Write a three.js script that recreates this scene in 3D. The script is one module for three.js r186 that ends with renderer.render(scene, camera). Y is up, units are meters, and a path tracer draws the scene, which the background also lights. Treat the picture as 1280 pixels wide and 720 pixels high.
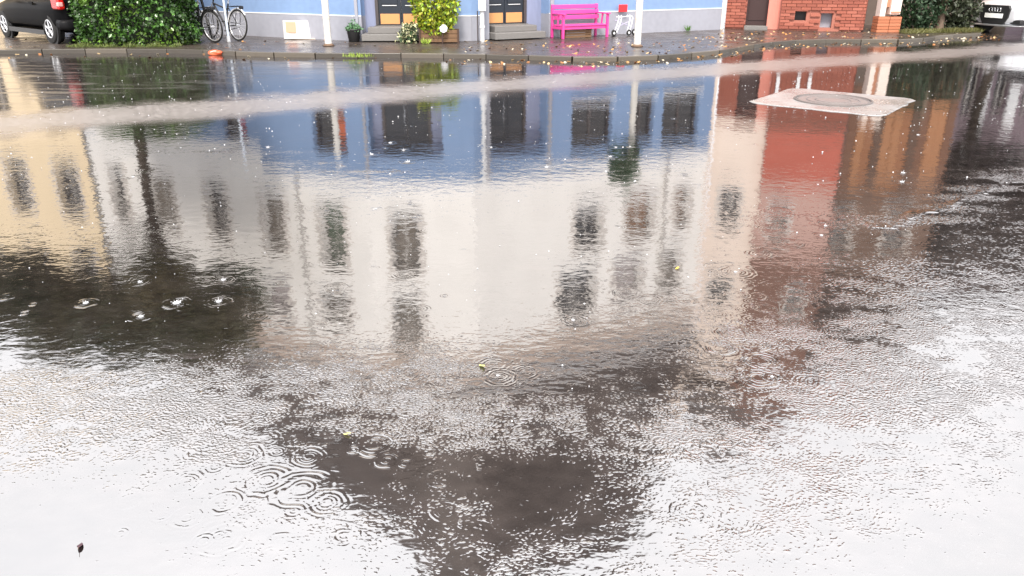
import * as THREE from 'three';
import { mergeGeometries } from 'three/addons/utils/BufferGeometryUtils.js';
import { RoundedBoxGeometry } from 'three/addons/geometries/RoundedBoxGeometry.js';

// ------------------------------------------------------------------ camera, sky, sun, exposure
const scene = new THREE.Scene();
const camera = new THREE.PerspectiveCamera(40.84, 16 / 9, 0.1, 600);
camera.position.set(0, 1.6, 0);
camera.rotation.set(-22.5 * Math.PI / 180, 0, 0);
const renderer = new THREE.WebGLRenderer({ antialias: true });
renderer.setSize(1024, 576);
renderer.toneMapping = THREE.LinearToneMapping;
renderer.toneMappingExposure = 3.6;
renderer.shadowMap.enabled = true;

const RNG = (seed) => () => { seed |= 0; seed = seed + 0x6D2B79F5 | 0; let t = Math.imul(seed ^ seed >>> 15, 1 | seed); t = t + Math.imul(t ^ t >>> 7, 61 | t) ^ t; return ((t ^ t >>> 14) >>> 0) / 4294967296; };
const PERM = new Uint8Array(512), GX = new Float32Array(256), GY = new Float32Array(256);
{ const r = RNG(77); const p = [...Array(256).keys()]; for (let i = 255; i > 0; i--) { const j = Math.floor(r() * (i + 1)); [p[i], p[j]] = [p[j], p[i]]; } for (let i = 0; i < 512; i++) PERM[i] = p[i & 255]; for (let i = 0; i < 256; i++) { const a = i / 256 * Math.PI * 2; GX[i] = Math.cos(a); GY[i] = Math.sin(a); } }
function noise(x, y) {   // gradient noise, about -0.7 .. 0.7
  const xi = Math.floor(x), yi = Math.floor(y), xf = x - xi, yf = y - yi, X = xi & 255, Y = yi & 255;
  const u = xf * xf * xf * (xf * (xf * 6 - 15) + 10), v = yf * yf * yf * (yf * (yf * 6 - 15) + 10);
  const a = PERM[PERM[X] + Y], b = PERM[PERM[X + 1] + Y], c = PERM[PERM[X] + Y + 1], d = PERM[PERM[X + 1] + Y + 1];
  const n00 = GX[a] * xf + GY[a] * yf, n10 = GX[b] * (xf - 1) + GY[b] * yf, n01 = GX[c] * xf + GY[c] * (yf - 1), n11 = GX[d] * (xf - 1) + GY[d] * (yf - 1);
  return (n00 + (n10 - n00) * u) + ((n01 + (n11 - n01) * u) - (n00 + (n10 - n00) * u)) * v;
}
const sstep = (a, b, x) => { const t = Math.min(1, Math.max(0, (x - a) / (b - a))); return t * t * (3 - 2 * t); };
const clamp = (x, a, b) => Math.min(b, Math.max(a, x));

{ // bright even rain cloud, half as bright again overhead as at the horizon, with soft mottling all round
  const W = 1024, H = 512, d = new Float32Array(W * H * 4);
  for (let j = 0; j < H; j++) {
    const el = ((j + 0.5) / H - 0.5) * Math.PI, s = Math.max(0, Math.sin(el));
    for (let i = 0; i < W; i++) {
      const az = (i + 0.5) / W * Math.PI * 2, k = 6 / (0.35 + s), cx = Math.cos(az) * Math.cos(el) * k, cy = Math.sin(az) * Math.cos(el) * k;
      const cl = 1 + 0.10 * noise(cx * 0.35 + 11, cy * 0.35 + 5) + 0.06 * noise(cx * 0.9, cy * 0.9 + 40);
      const L = 0.62 * (1 + 0.46 * s) * cl, o = (j * W + i) * 4;
      d[o] = L * 0.995; d[o + 1] = L * 0.985; d[o + 2] = L * 1.01; d[o + 3] = 1;
    }
  }
  const t = new THREE.DataTexture(d, W, H, THREE.RGBAFormat, THREE.FloatType);
  t.mapping = THREE.EquirectangularReflectionMapping; t.magFilter = THREE.LinearFilter; t.minFilter = THREE.LinearFilter; t.needsUpdate = true;
  scene.background = t; scene.environment = t;
}
const sun = new THREE.DirectionalLight(0xfff6ea, 1.5);
sun.position.set(-3, 34, 12); sun.target.position.set(0, 0, -14); sun.castShadow = true; sun.shadow.radius = 24;
sun.shadow.mapSize.set(2048, 2048);
Object.assign(sun.shadow.camera, { left: -32, right: 32, top: 32, bottom: -32, near: 1, far: 120 });
scene.add(sun, sun.target);

// ------------------------------------------------------------------ helpers
const used = {};
const numbered = (n) => { used[n] = (used[n] ?? -1) + 1; return used[n] ? n + '_' + String(used[n]).padStart(3, '0') : n; };
const V = (x, y, z) => new THREE.Vector3(x, y, z);
function tag(o, label, category, group, kind) {
  o.name = numbered(o.name); if (label) o.userData.label = label; if (category) o.userData.category = category;
  if (group) o.userData.group = group; if (kind) o.userData.kind = kind; scene.add(o); return o;
}
function thing(name, label, category, [x, y, z] = [0, 0, 0], turn = 0, group) {
  const g = new THREE.Group(); g.name = name; g.position.set(x, y, z); g.rotation.y = turn; return tag(g, label, category, group);
}
const prep = (g) => { if (g.index) g = g.toNonIndexed(); for (const k of Object.keys(g.attributes)) if (!['position', 'normal', 'uv'].includes(k)) g.deleteAttribute(k); if (!g.attributes.uv) g.setAttribute('uv', new THREE.BufferAttribute(new Float32Array(g.attributes.position.count * 2), 2)); return g; };
const merge = (l) => { l = [l].flat(9); return l.length === 1 ? l[0] : mergeGeometries(l.map(prep)); };
function part(name, geos, mat, parent) {
  const m = new THREE.Mesh(merge(geos), mat); m.name = name; m.castShadow = m.receiveShadow = true; parent?.add(m); return m;
}
const grp = (name, parent) => { const g = new THREE.Group(); g.name = name; parent.add(g); return g; };
function box(x0, x1, y0, y1, z0, z1, r = 0) {
  const w = x1 - x0, h = y1 - y0, d = z1 - z0;
  const g = r ? new RoundedBoxGeometry(w, h, d, 1, r) : new THREE.BoxGeometry(w, h, d);
  return g.translate((x0 + x1) / 2, (y0 + y1) / 2, (z0 + z1) / 2);
}
function bar(a, b, ra, rb = ra, seg = 8) {   // a round bar between two points
  const A = V(...a), B = V(...b), d = B.clone().sub(A), g = new THREE.CylinderGeometry(rb, ra, d.length(), seg);
  g.applyQuaternion(new THREE.Quaternion().setFromUnitVectors(V(0, 1, 0), d.normalize()));
  return g.translate((A.x + B.x) / 2, (A.y + B.y) / 2, (A.z + B.z) / 2);
}
const tube = (pts, r, n = 24, seg = 6, closed = false) => new THREE.TubeGeometry(new THREE.CatmullRomCurve3(pts.map((p) => V(...p)), closed), n, r, seg, closed);
function tex(w, h, fn, { srgb = false, float = false, repeat } = {}) {
  const d = float ? new Float32Array(w * h * 4) : new Uint8Array(w * h * 4);
  for (let j = 0; j < h; j++) for (let i = 0; i < w; i++) { const c = fn(i, j), o = (j * w + i) * 4; if (float) { d[o] = c[0]; d[o + 1] = c[1]; d[o + 2] = c[2]; d[o + 3] = 1; } else { d[o] = clamp(c[0] * 255, 0, 255); d[o + 1] = clamp(c[1] * 255, 0, 255); d[o + 2] = clamp(c[2] * 255, 0, 255); d[o + 3] = 255; } }
  const t = new THREE.DataTexture(d, w, h, THREE.RGBAFormat, float ? THREE.FloatType : THREE.UnsignedByteType);
  t.wrapS = t.wrapT = THREE.RepeatWrapping; t.magFilter = t.minFilter = THREE.LinearFilter; if (srgb) t.colorSpace = THREE.SRGBColorSpace; if (repeat) t.repeat.set(...repeat); t.needsUpdate = true; return t;
}
const wrapNoise = (x, y, P) => { // periodic by blending
  const u = x / P, v = y / P, a = noise(x, y), b = noise(x - P, y), c = noise(x, y - P), d = noise(x - P, y - P); return (a * (1 - u) + b * u) * (1 - v) + (c * (1 - u) + d * u) * v; };
const stucco = tex(512, 512, (i, j) => { const x = i / 512, y = j / 512, n = 0.96 + 0.12 * wrapNoise(x * 5, y * 5, 5) + 0.10 * wrapNoise(x * 40, y * 40, 40) + 0.12 * Math.min(0, wrapNoise(x * 22, y * 3 + 0.2 * x, 22) + 0.1); return [n, n * 0.995, n * 0.985]; }, { repeat: [0.22, 0.22] });
const grain = tex(256, 256, (i, j) => { const x = i / 256, y = j / 256, n = 0.75 + 0.30 * wrapNoise(x * 48, y * 48, 48) + 0.22 * wrapNoise(x * 10, y * 10, 10); return [n, n, n]; }, { repeat: [1, 1] });
const woodTex = tex(256, 64, (i, j) => { const x = i / 256, y = j / 64, n = 0.78 + 0.35 * wrapNoise(x * 3, y * 24, 24) * 0.9; return [n, n, n]; });
const rgb = (r, g, b) => new THREE.Color().setRGB(r, g, b);
const M = (c, rough = 0.8, o = {}) => new THREE.MeshPhysicalMaterial({ color: rgb(...c), roughness: rough, ...o });
const mat = {
  blue: M([0.19, 0.29, 0.48], 0.85, { map: stucco }), plinth: M([0.30, 0.31, 0.36], 0.8, { map: stucco }), lavender: M([0.24, 0.27, 0.40], 0.85, { map: stucco }),
  white: M([0.87, 0.85, 0.83], 0.85, { map: stucco }), trim: M([0.72, 0.73, 0.75], 0.6), roof: M([0.04, 0.026, 0.022], 0.7, { map: stucco }),
  glass: M([0.014, 0.015, 0.018], 0.06), frame: M([0.42, 0.40, 0.38], 0.5), darkframe: M([0.06, 0.05, 0.05], 0.5),
  door: M([0.012, 0.018, 0.028], 0.4), brass: M([0.56, 0.27, 0.1], 0.5), stone: M([0.22, 0.21, 0.20], 0.6, { map: grain }), kerb: M([0.42, 0.40, 0.37], 0.35, { map: grain }),
  pipe: M([0.62, 0.63, 0.65], 0.4), black: M([0.012, 0.012, 0.013], 0.55), tyre: M([0.01, 0.01, 0.01], 0.75), chrome: M([0.75, 0.76, 0.78], 0.22, { metalness: 1 }), silver: M([0.6, 0.61, 0.63], 0.3, { metalness: 0.7 }),
  pink: M([0.86, 0.07, 0.36], 0.3, { map: woodTex }), brick: M([0.38, 0.11, 0.07], 0.8, { map: grain }), brick2: M([0.43, 0.135, 0.09], 0.8, { map: grain }), brick3: M([0.32, 0.09, 0.058], 0.8, { map: grain }), mortar: M([0.33, 0.125, 0.09], 0.9),
  cream: M([0.82, 0.7, 0.62], 0.85, { map: stucco }), peach: M([0.6, 0.22, 0.17], 0.8, { map: stucco }), red: M([0.44, 0.1, 0.065], 0.7, { map: stucco }), darkred: M([0.17, 0.085, 0.062], 0.85, { map: stucco }),
  yellow: M([0.84, 0.69, 0.48], 0.85, { map: stucco }), bark: M([0.045, 0.032, 0.022], 0.9, { map: grain }), soil: M([0.03, 0.02, 0.013], 0.9), wood: M([0.20, 0.11, 0.055], 0.75, { map: woodTex }),
};

// ------------------------------------------------------------------ the road: one sheet, wet, with puddles
// bandLine: the worn crown of the road where the water runs off
const bandLine = [[-40, 8], [-9, -6.75], [-5.66, -8.6], [-3.25, -9.96], [0, -11.8], [4.5, -14.1], [11, -17.4], [20, -22]];
function distLine(x, z, line) {
  let best = 1e9, side = 1;
  for (let i = 0; i + 1 < line.length; i++) {
    const [ax, az] = line[i], [bx, bz] = line[i + 1], ex = bx - ax, ez = bz - az, t = clamp(((x - ax) * ex + (z - az) * ez) / (ex * ex + ez * ez), 0, 1), dx = x - ax - ex * t, dz = z - az - ez * t, d = Math.hypot(dx, dz);
    if (d < best) { best = d; side = ex * (z - az) - ez * (x - ax) > 0 ? 1 : -1; }
  }
  return best * side;
}
// where the film of water is so thin that the aggregate dimples it: [x, z, radius x, radius z, strength]
const thinSpots = [[-1.2, -2.62, 1.1, 0.45, 1.05], [-0.55, -2.9, 0.55, 0.35, 0.45], [0.22, -2.62, 0.85, 0.34, 0.36], [0.05, -1.85, 0.75, 0.3, 0.65], [0.75, -2.35, 0.5, 0.26, 0.3], [1.85, -3.15, 1.0, 0.62, 1.0], [2.6, -4.1, 1.0, 0.5, 0.7], [3.6, -4.9, 1.1, 0.5, 0.45], [2.1, -5.1, 0.65, 0.35, 0.6], [1.1, -2.15, 0.55, 0.35, 0.45], [1.6, -2.55, 0.7, 0.4, 0.6], [-1.9, -2.6, 0.7, 0.3, 0.4], [-1.75, -6.75, 0.55, 0.07, 0.9], [-1.35, -6.45, 0.5, 0.06, 0.8], [-2.6, -7.2, 0.9, 0.07, 0.7], [2.75, -5.1, 0.3, 0.1, 1.3], [3.1, -5.38, 0.3, 0.1, 1.3], [3.45, -5.63, 0.3, 0.1, 1.4], [3.8, -5.9, 0.35, 0.11, 1.4], [4.2, -6.2, 0.35, 0.12, 1.3], [4.6, -6.5, 0.4, 0.12, 1.2], [0.6, -6.9, 0.8, 0.05, 0.6], [4.3, -6.2, 1.0, 0.5, 0.5], [-0.9, -1.95, 0.5, 0.25, 0.15]];
const calmSpots = [[-1.9, -3.75, 1.1, 0.55, 0.35], [0.05, -2.12, 0.35, 0.11, 0.5], [-0.55, -2.3, 0.25, 0.22, 0.7]];
const blobs = (x, z, l) => { let s = 0; for (const [bx, bz, rx, rz, k] of l) { const a = (x - bx) / rx, b = (z - bz) / rz, q = a * a + b * b; if (q < 6) s += k * Math.exp(-q * 1.1); } return s; };
function thin(x, z) {
  const w = 1 + 1.1 * noise(x * 1.7 + 3, z * 2.3) + 0.9 * noise(x * 4.3, z * 6 + 9) + 0.9 * noise(x * 11 + 4, z * 15) ;
  return clamp((z > -5.6 ? 0.2 : 0.2 - 0.06 * sstep(-5.6, -6.8, z)) + 0.22 * noise(x * 0.9 + 2, z * 1.4) + blobs(x, z, thinSpots) * clamp(w, 0.12, 1.8) - blobs(x, z, calmSpots), 0.05, 1.3);
}
// rings spread by raindrops: [x, z, radius of the outer crest, strength]
const rings = [[-1.10, -2.16, 0.055, 1], [-0.93, -2.05, 0.05, 1], [-0.83, -2.17, 0.075, 1.2], [-0.95, -2.31, 0.06, 1], [-1.03, -2.24, 0.035, 0.9], [-1.25, -2.09, 0.03, 0.9], [-0.05, -2.88, 0.06, 1.1], [0.56, -2.0, 0.055, 0.55], [0.32, -3.44, 0.055, 1], [1.04, -2.87, 0.08, 1.7], [1.28, -4.1, 0.09, 1], [1.05, -3.3, 0.07, 1.7], [0.95, -3.15, 0.06, 1.7], [1.12, -3.18, 0.06, 1.7], [1.33, -3.2, 0.05, 0.9], [1.10, -3.02, 0.07, 1.7], [-0.72, -2.3, 0.05, 0.9], [-0.7, -2.12, 0.09, 1.2], [-0.6, -2.05, 0.06, 0.8], [-0.5, -2.38, 0.07, 0.9], [-0.88, -1.88, 0.07, 0.8], [-0.7, -1.86, 0.04, 0.7], [-1.2, -1.9, 0.02, 1], [-0.08, -2.99, 0.05, 0.8], [0.06, -2.92, 0.05, 0.6], [0.72, -3.7, 0.06, 0.9], [0.6, -3.8, 0.05, 0.8], [1.7, -4.9, 0.07, 0.9], [1.9, -5.3, 0.08, 0.9], [2.1, -5.0, 0.07, 0.9], [1.75, -4.6, 0.08, 1], [1.5, -4.4, 0.07, 0.9], [-1.9, -3.6, 0.04, 0.4], [-1.3, -3.5, 0.04, 0.4]];
{ const r = RNG(5); for (let k = 0; k < 300; k++) { const z = -3 - 11 * Math.pow(r(), 1.2), x = (r() * 2 - 1) * (1.5 - z * 0.62); rings.push([x, z, 0.02 + 0.08 * r() * r(), 0.25 + 0.5 * r()]); } for (let k = 0; k < 16; k++) rings.push([-1.3 + r() * 1.1, -1.8 - r() * 0.75, 0.015 + 0.03 * r(), 0.6 + 0.4 * r()]); for (let k = 0; k < 22; k++) rings.push([0.75 + r() * 0.7, -2.8 - r() * 1.3, 0.015 + 0.04 * r(), 0.5 + 0.4 * r()]); }
const splashSpots = [[-1.73, -3.66, 1.5], [-1.52, -3.68, 1.1], [-1.84, -3.49, 0.9], [-2.2, -3.66, 1.0], [-2.05, -3.95, 0.8], [-1.6, -3.98, 0.9], [-0.93, -6.8, 1.4], [-1.3, -7.1, 1.1], [-1.2, -7.6, 1.2], [0.3, -6.6, 1.1], [0.9, -7, 1], [-0.2, -7.4, 0.9], [1.0, -7.4, 0.9], [3.3, -6.4, 1.2], [3.15, -6.1, 1.2], [4.2, -8, 1.1], [-0.06, -2.89, 0.5], [0.3, -3.45, 0.6], [1.1, -2.88, 0.5], [1.27, -4.1, 0.7], [2.0, -4.75, 0.8], [2.1, -4.95, 0.8], [-2.35, -7.4, 1.1]];
{ const r = RNG(101); for (let k = 0; k < 70; k++) { const z = -4.2 - 9 * Math.pow(r(), 0.8); splashSpots.push([(r() * 2 - 1) * (1.0 - z * 0.6), z, 0.3 + 0.8 * r() * r()]); } for (const [x, z, k] of splashSpots) rings.push([x, z, 0.025 + 0.03 * k, 0.8]); for (let k = 0; k < 60; k++) { const z = -1.8 - 2.2 * r(); rings.push([(r() * 2 - 1) * (0.5 - z * 0.62), z, 0.012 + 0.05 * r() * r(), 0.3 + 0.5 * r()]); } }
function waterHeight(x, z, T, cell) {
  let h = 0.0004 * noise(x * 9 + 1.7, z * 13) + 0.00022 * noise(x * 24, z * 36 + 3) + 0.0012 * noise(x * 1.3, z * 1.9 + 8);
  const rx = clamp((x - 2.55) / 2.5, 0, 1), rd = ((z + 4.95 + rx * 1.95 - 0.12 * noise(x * 3, 4)) * 0.79) / (0.045 + 0.03 * noise(x * 5, 9));   // a low ridge of patching tar
  if (x > 2.3 && x < 5.4 && rd * rd < 9) h += 0.0085 * Math.exp(-rd * rd) * clamp(0.5 + 1.6 * noise(x * 4.5, 12) + 0.5 * noise(x * 16, z * 16), 0, 1);
  if (cell < 0.008) {   // grains of aggregate that stand out of the film: few where it is deep, many where it is thin
    h += (0.00009 + 0.00011 * noise(x * 1.1 + 3, z * 1.6)) * noise(x * 50 + 9, z * 84);
    const wx = x + 0.05 * noise(x * 6, z * 6), wz = z + 0.05 * noise(x * 6 + 40, z * 6), patch = 0.35 * noise(x * 15, z * 17 + 60), cut = 0.55 - 0.62 * T, fine = cell < 0.004 ? 1 - sstep(-3.3, -3.95, z) : 0;
    if (fine > 0) { const n = noise(wx * 84 + 7, wz * 88) + 0.45 * noise(wx * 165, wz * 170 + 2) + patch; if (n > cut) h += fine * (0.0006 + 0.0012 * Math.min(1, T)) * (n - cut) * (n - cut) / (n - cut + 0.12) * 1.5; }
    if (fine < 1) { const n = noise(wx * 56 + 7, wz * 62) + 0.45 * noise(wx * 105, wz * 110 + 2) + patch; if (n > cut) h += (1 - fine) * (0.0007 + 0.0013 * Math.min(1, T)) * (n - cut) * (n - cut) / (n - cut + 0.12) * 1.5; }
    h += T * 0.0003 * noise(x * 21 + 31, z * 21);
  }
  return h;
}
function addRings(H, w, h, x0, z0, sx, sz) {
  for (const [rx, rz, R, k] of rings) {
    const lam = 0.012 + R * 0.16, wd = lam * 0.85, reach = R + wd * 2.4, i0 = Math.max(0, Math.floor((rx - reach - x0) / sx)), i1 = Math.min(w - 1, Math.ceil((rx + reach - x0) / sx)), j0 = Math.max(0, Math.floor((z0 - rz - reach) / sz)), j1 = Math.min(h - 1, Math.ceil((z0 - rz + reach) / sz));
    const amp = 0.07 * k * lam / (2 * Math.PI) * 1.8;
    for (let j = j0; j <= j1; j++) for (let i = i0; i <= i1; i++) {
      const dx = x0 + (i + 0.5) * sx - rx, dz = z0 - (j + 0.5) * sz - rz, wob = 1 + 0.16 * noise(dx * 22 + rx * 9, dz * 22 + rz * 9), r = Math.hypot(dx, dz) * wob, q = (r - R) / wd, q2 = (r - R * 0.45) / (wd * 0.7);
      H[j * w + i] += amp * (Math.cos(2 * Math.PI * (r - R) / lam) * Math.exp(-q * q) + 0.6 * Math.cos(2 * Math.PI * (r - R * 0.45) / (lam * 0.75)) * Math.exp(-q2 * q2)) * clamp(0.65 + 1.5 * noise(dx * 16 + rx, dz * 16 + rz * 7), 0, 1.4);
    }
  }
}
function wetness(x, z, T) {   // [roughness, base colour]
  const d = distLine(x, z, bandLine), n1 = noise(x * 0.8, z * 1.6), n2 = noise(x * 3.2 + 5, z * 5.5), n3 = noise(x * 14, z * 20), n4 = noise(x * 0.7 + 20, z * 5);
  const band = sstep(1.25, 0.2, Math.abs(d + 0.3 * n1 + 0.22 * n2 + 0.1 * n3));
  const far = d < 0 ? sstep(-0.6, -2.4, d) : 0;                                 // between crown and far kerb
  let rough = 0.045 + 0.02 * Math.min(1, T) + 0.3 * band * (1 + 0.35 * n3) + far * (0.05 + 0.12 * sstep(0.0, 0.4, n4 + n2 * 0.4));
  rough += (z > -10 ? 0.02 : 0.03) * clamp(n2 + 0.3, 0, 1);
  const c = 0.0105 * (1 + 0.6 * n2 + 0.7 * n3) + 0.085 * band * (1 + 0.6 * n3) + 0.012 * far + 0.02 * Math.min(1, Math.max(0, T - 0.2)) * (1 + 0.8 * n3);
  return [rough, c];
}
const roadMat = [];
function roadZone(x0, x1, zn, zf, w, h) {
  const sx = (x1 - x0) / w, sz = (zn - zf) / h, H = new Float32Array(w * h), RC = new Float32Array(w * h * 2), cell = Math.max(sx, sz);
  for (let j = 0; j < h; j++) for (let i = 0; i < w; i++) {
    const x = x0 + (i + 0.5) * sx, z = zn - (j + 0.5) * sz, T = z > -8 ? thin(x, z) : 0, k = j * w + i;
    H[k] = waterHeight(x, z, T, cell);
    if (!(i & 1) && !(j & 1)) { const [r, c] = wetness(x, z, T); RC[k * 2] = r; RC[k * 2 + 1] = c; }
  }
  addRings(H, w, h, x0, zn, sx, sz);
  const nt = tex(w, h, (i, j) => {
    const a = H[j * w + Math.max(0, i - 1)], b = H[j * w + Math.min(w - 1, i + 1)], c = H[Math.max(0, j - 1) * w + i], d = H[Math.min(h - 1, j + 1) * w + i];
    const gx = -(b - a) / (2 * sx), gy = -(d - c) / (2 * sz), l = 1 / Math.hypot(gx, gy, 1);
    return [gx * l * 0.5 + 0.5, gy * l * 0.5 + 0.5, l * 0.5 + 0.5];
  }, { float: true });
  const rt = tex(w / 2, h / 2, (i, j) => { const r = RC[(j * 2 * w + i * 2) * 2]; return [r, r, r]; });
  const ct = tex(w / 2, h / 2, (i, j) => { const c = RC[(j * 2 * w + i * 2) * 2 + 1]; return [c * 1.16, c * 0.95, c * 0.86]; }, { float: true });
  for (const t of [nt, rt, ct]) t.wrapS = t.wrapT = THREE.ClampToEdgeWrapping;
  roadMat.push(new THREE.MeshPhysicalMaterial({ name: 'wet asphalt', color: 0xffffff, map: ct, roughness: 1, roughnessMap: rt, normalMap: nt, ior: IOR }));
}
const IOR = 3.6;
const zones = [[-2.9, 2.9, -1.3, -4.0, 2048, 2048], [-4.9, 4.9, -4.0, -6.8, 2048, 1024], [-7.4, 7.4, -6.8, -10.4, 2048, 1024], [-16, 16, -10.4, -24, 2048, 1024]];
for (const z of zones) roadZone(...z);
roadMat.push(new THREE.MeshPhysicalMaterial({ name: 'wet asphalt', color: rgb(0.022, 0.02, 0.019), map: grain, roughness: 0.16, ior: IOR }));
{
  const pos = [], uv = [], nor = [], idx = [], g = new THREE.BufferGeometry(); let start = 0;
  const rect = (x0, x1, zn, zf, m) => {
    const b = pos.length / 3; pos.push(x0, 0, zn, x1, 0, zn, x1, 0, zf, x0, 0, zf); for (let k = 0; k < 4; k++) nor.push(0, 1, 0);
    if (m === zones.length) uv.push(x0, -zn, x1, -zn, x1, -zf, x0, -zf); else uv.push(0, 0, 1, 0, 1, 1, 0, 1);
    idx.push(b, b + 1, b + 2, b, b + 2, b + 3); g.addGroup(start, 6, m); start += 6;
  };
  const rest = zones.length;
  zones.forEach(([x0, x1, zn, zf], i) => { rect(x0, x1, zn, zf, i); rect(-300, x0, zn, zf, rest); rect(x1, 300, zn, zf, rest); });
  rect(-300, 300, 300, zones[0][2], rest); rect(-300, 300, zones[rest - 1][3], -400, rest);
  g.setAttribute('position', new THREE.Float32BufferAttribute(pos, 3)); g.setAttribute('uv', new THREE.Float32BufferAttribute(uv, 2)); g.setAttribute('normal', new THREE.Float32BufferAttribute(nor, 3)); g.setIndex(idx);
  const m = new THREE.Mesh(g, roadMat); m.name = 'road'; m.receiveShadow = true; tag(m, 'rain soaked asphalt road with puddles', 'road', null, 'structure');
}

// ------------------------------------------------------------------ pavement and kerb
const PH = 0.08;
const kerbPts = [[-16, -15.2], [-13, -15.75], [-10.2, -16.06], [-8.85, -16.25], [-7.76, -16.3], [-6.44, -16.2], [-5.31, -15.74], [-4.31, -15.52], [-3.37, -15.43], [-2.15, -15.42], [-0.61, -15.25], [0.3, -15.03], [1.18, -14.78], [2.07, -14.83], [3.04, -15.25], [4.14, -16.06], [5.42, -17.6], [6.55, -18.4], [7.73, -18.62], [8.5, -18.5], [9.3, -18.7], [10.5, -19.8], [11.7, -20.3], [12.2, -21.6], [12.3, -24], [12.4, -30]];
const kerbCurve = new THREE.CatmullRomCurve3(kerbPts.map(([x, z]) => V(x, 0, z)), false, 'centripetal');
const kerbLine = kerbCurve.getSpacedPoints(Math.floor(kerbCurve.getLength() / 0.82));
const aggregate = tex(512, 512, (i, j) => { const x = i / 512, y = j / 512, n = 0.8 + 0.5 * wrapNoise(x * 90, y * 90, 90) + 0.5 * wrapNoise(x * 7, y * 7, 7); return [n * 1.05, n * 0.95, n * 0.88]; }, { repeat: [0.5, 0.5] });
const damp = tex(512, 512, (i, j) => { const x = i / 512, y = j / 512, n = clamp(0.30 + 0.35 * wrapNoise(x * 9, y * 9, 9) + 0.15 * wrapNoise(x * 40, y * 40, 40), 0.08, 0.7); return [n, n, n]; }, { repeat: [0.21, 0.21] });
const bumpy = tex(512, 512, (i, j) => { const x = i / 512, y = j / 512, n = 0.5 + 0.5 * wrapNoise(x * 64, y * 64, 64) + 0.2 * wrapNoise(x * 20, y * 20, 20); return [n, n, n]; }, { repeat: [0.5, 0.5] });
{
  const s = new THREE.Shape(); s.moveTo(-60, 12);
  for (const p of kerbLine) { s.lineTo(p.x, -p.z - 0.0); }
  s.lineTo(12.4, 90); s.lineTo(-60, 90); s.closePath();
  const g = new THREE.ExtrudeGeometry(s, { depth: PH - 0.004, bevelEnabled: false }).rotateX(-Math.PI / 2).translate(0, 0.002, -0.12);
  const m = part('pavement', g, new THREE.MeshPhysicalMaterial({ color: rgb(0.062, 0.052, 0.046), map: aggregate, roughness: 1, roughnessMap: damp, bumpMap: bumpy, bumpScale: 0.003, ior: 1.8 }));
  tag(m, 'wet brown grey pavement in front of the houses', 'pavement', null, 'structure');
}
{
  const kerb = thing('kerb', 'pale wet kerb stones curving along the pavement edge', 'kerb'); kerb.userData.kind = 'structure';
  const r = RNG(21), tones = [0.05, 0.07, 0.09].map((k) => M([k * 1.2, k, k * 0.75], 0.3, { map: grain, ior: 1.6 }));
  for (let i = 0; i + 1 < kerbLine.length; i++) {
    const a = kerbLine[i], b = kerbLine[i + 1], L = a.distanceTo(b) - 0.014;
    const m = part('kerb_stone', new RoundedBoxGeometry(L, PH + 0.05, 0.14, 2, 0.014), tones[Math.floor(r() * 3)], kerb);
    m.position.set((a.x + b.x) / 2, (PH + 0.05) / 2 - 0.045 + (r() - 0.5) * 0.006, (a.z + b.z) / 2 - 0.06); m.rotation.y = -Math.atan2(b.z - a.z, b.x - a.x) + (r() - 0.5) * 0.01;
  }
}

// ------------------------------------------------------------------ houses
// A wing is a wall between two points of the plan seen from the street, local x from its left end to its right end, y up, z out to the street.
function wing(house, [ax, az], [bx, bz]) {
  const g = new THREE.Matrix4().makeRotationY(-Math.atan2(bz - az, bx - ax)).setPosition(ax, 0, az);
  return { house, g, L: Math.hypot(bx - ax, bz - az), add(name, geos, m, parent = house) { const o = part(name, geos, m, parent); o.geometry.applyMatrix4(g); return o; } };
}
const holeIn = (s, x0, x1, y0, y1) => { const p = new THREE.Path(); p.moveTo(x0, y0); p.lineTo(x0, y1); p.lineTo(x1, y1); p.lineTo(x1, y0); p.closePath(); s.holes.push(p); };
function wallSheet(w, name, x0, x1, y0, y1, holes, m, z1 = 0, thick = 0.4) {
  const s = new THREE.Shape(); s.moveTo(x0, y0); s.lineTo(x1, y0); s.lineTo(x1, y1); s.lineTo(x0, y1); s.closePath();
  for (const h of holes) { const a = Math.max(h[0], x0), b = Math.min(h[1], x1), c = Math.max(h[2], y0), d = Math.min(h[3], y1); if (b - a > 0.05 && d - c > 0.05) holeIn(s, a, b, c, d); }
  return w.add(name, new THREE.ExtrudeGeometry(s, { depth: thick, bevelEnabled: false }).translate(0, 0, z1 - thick), m);
}
const surroundMat = M([0.62, 0.58, 0.55], 0.8, { map: stucco });
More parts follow.
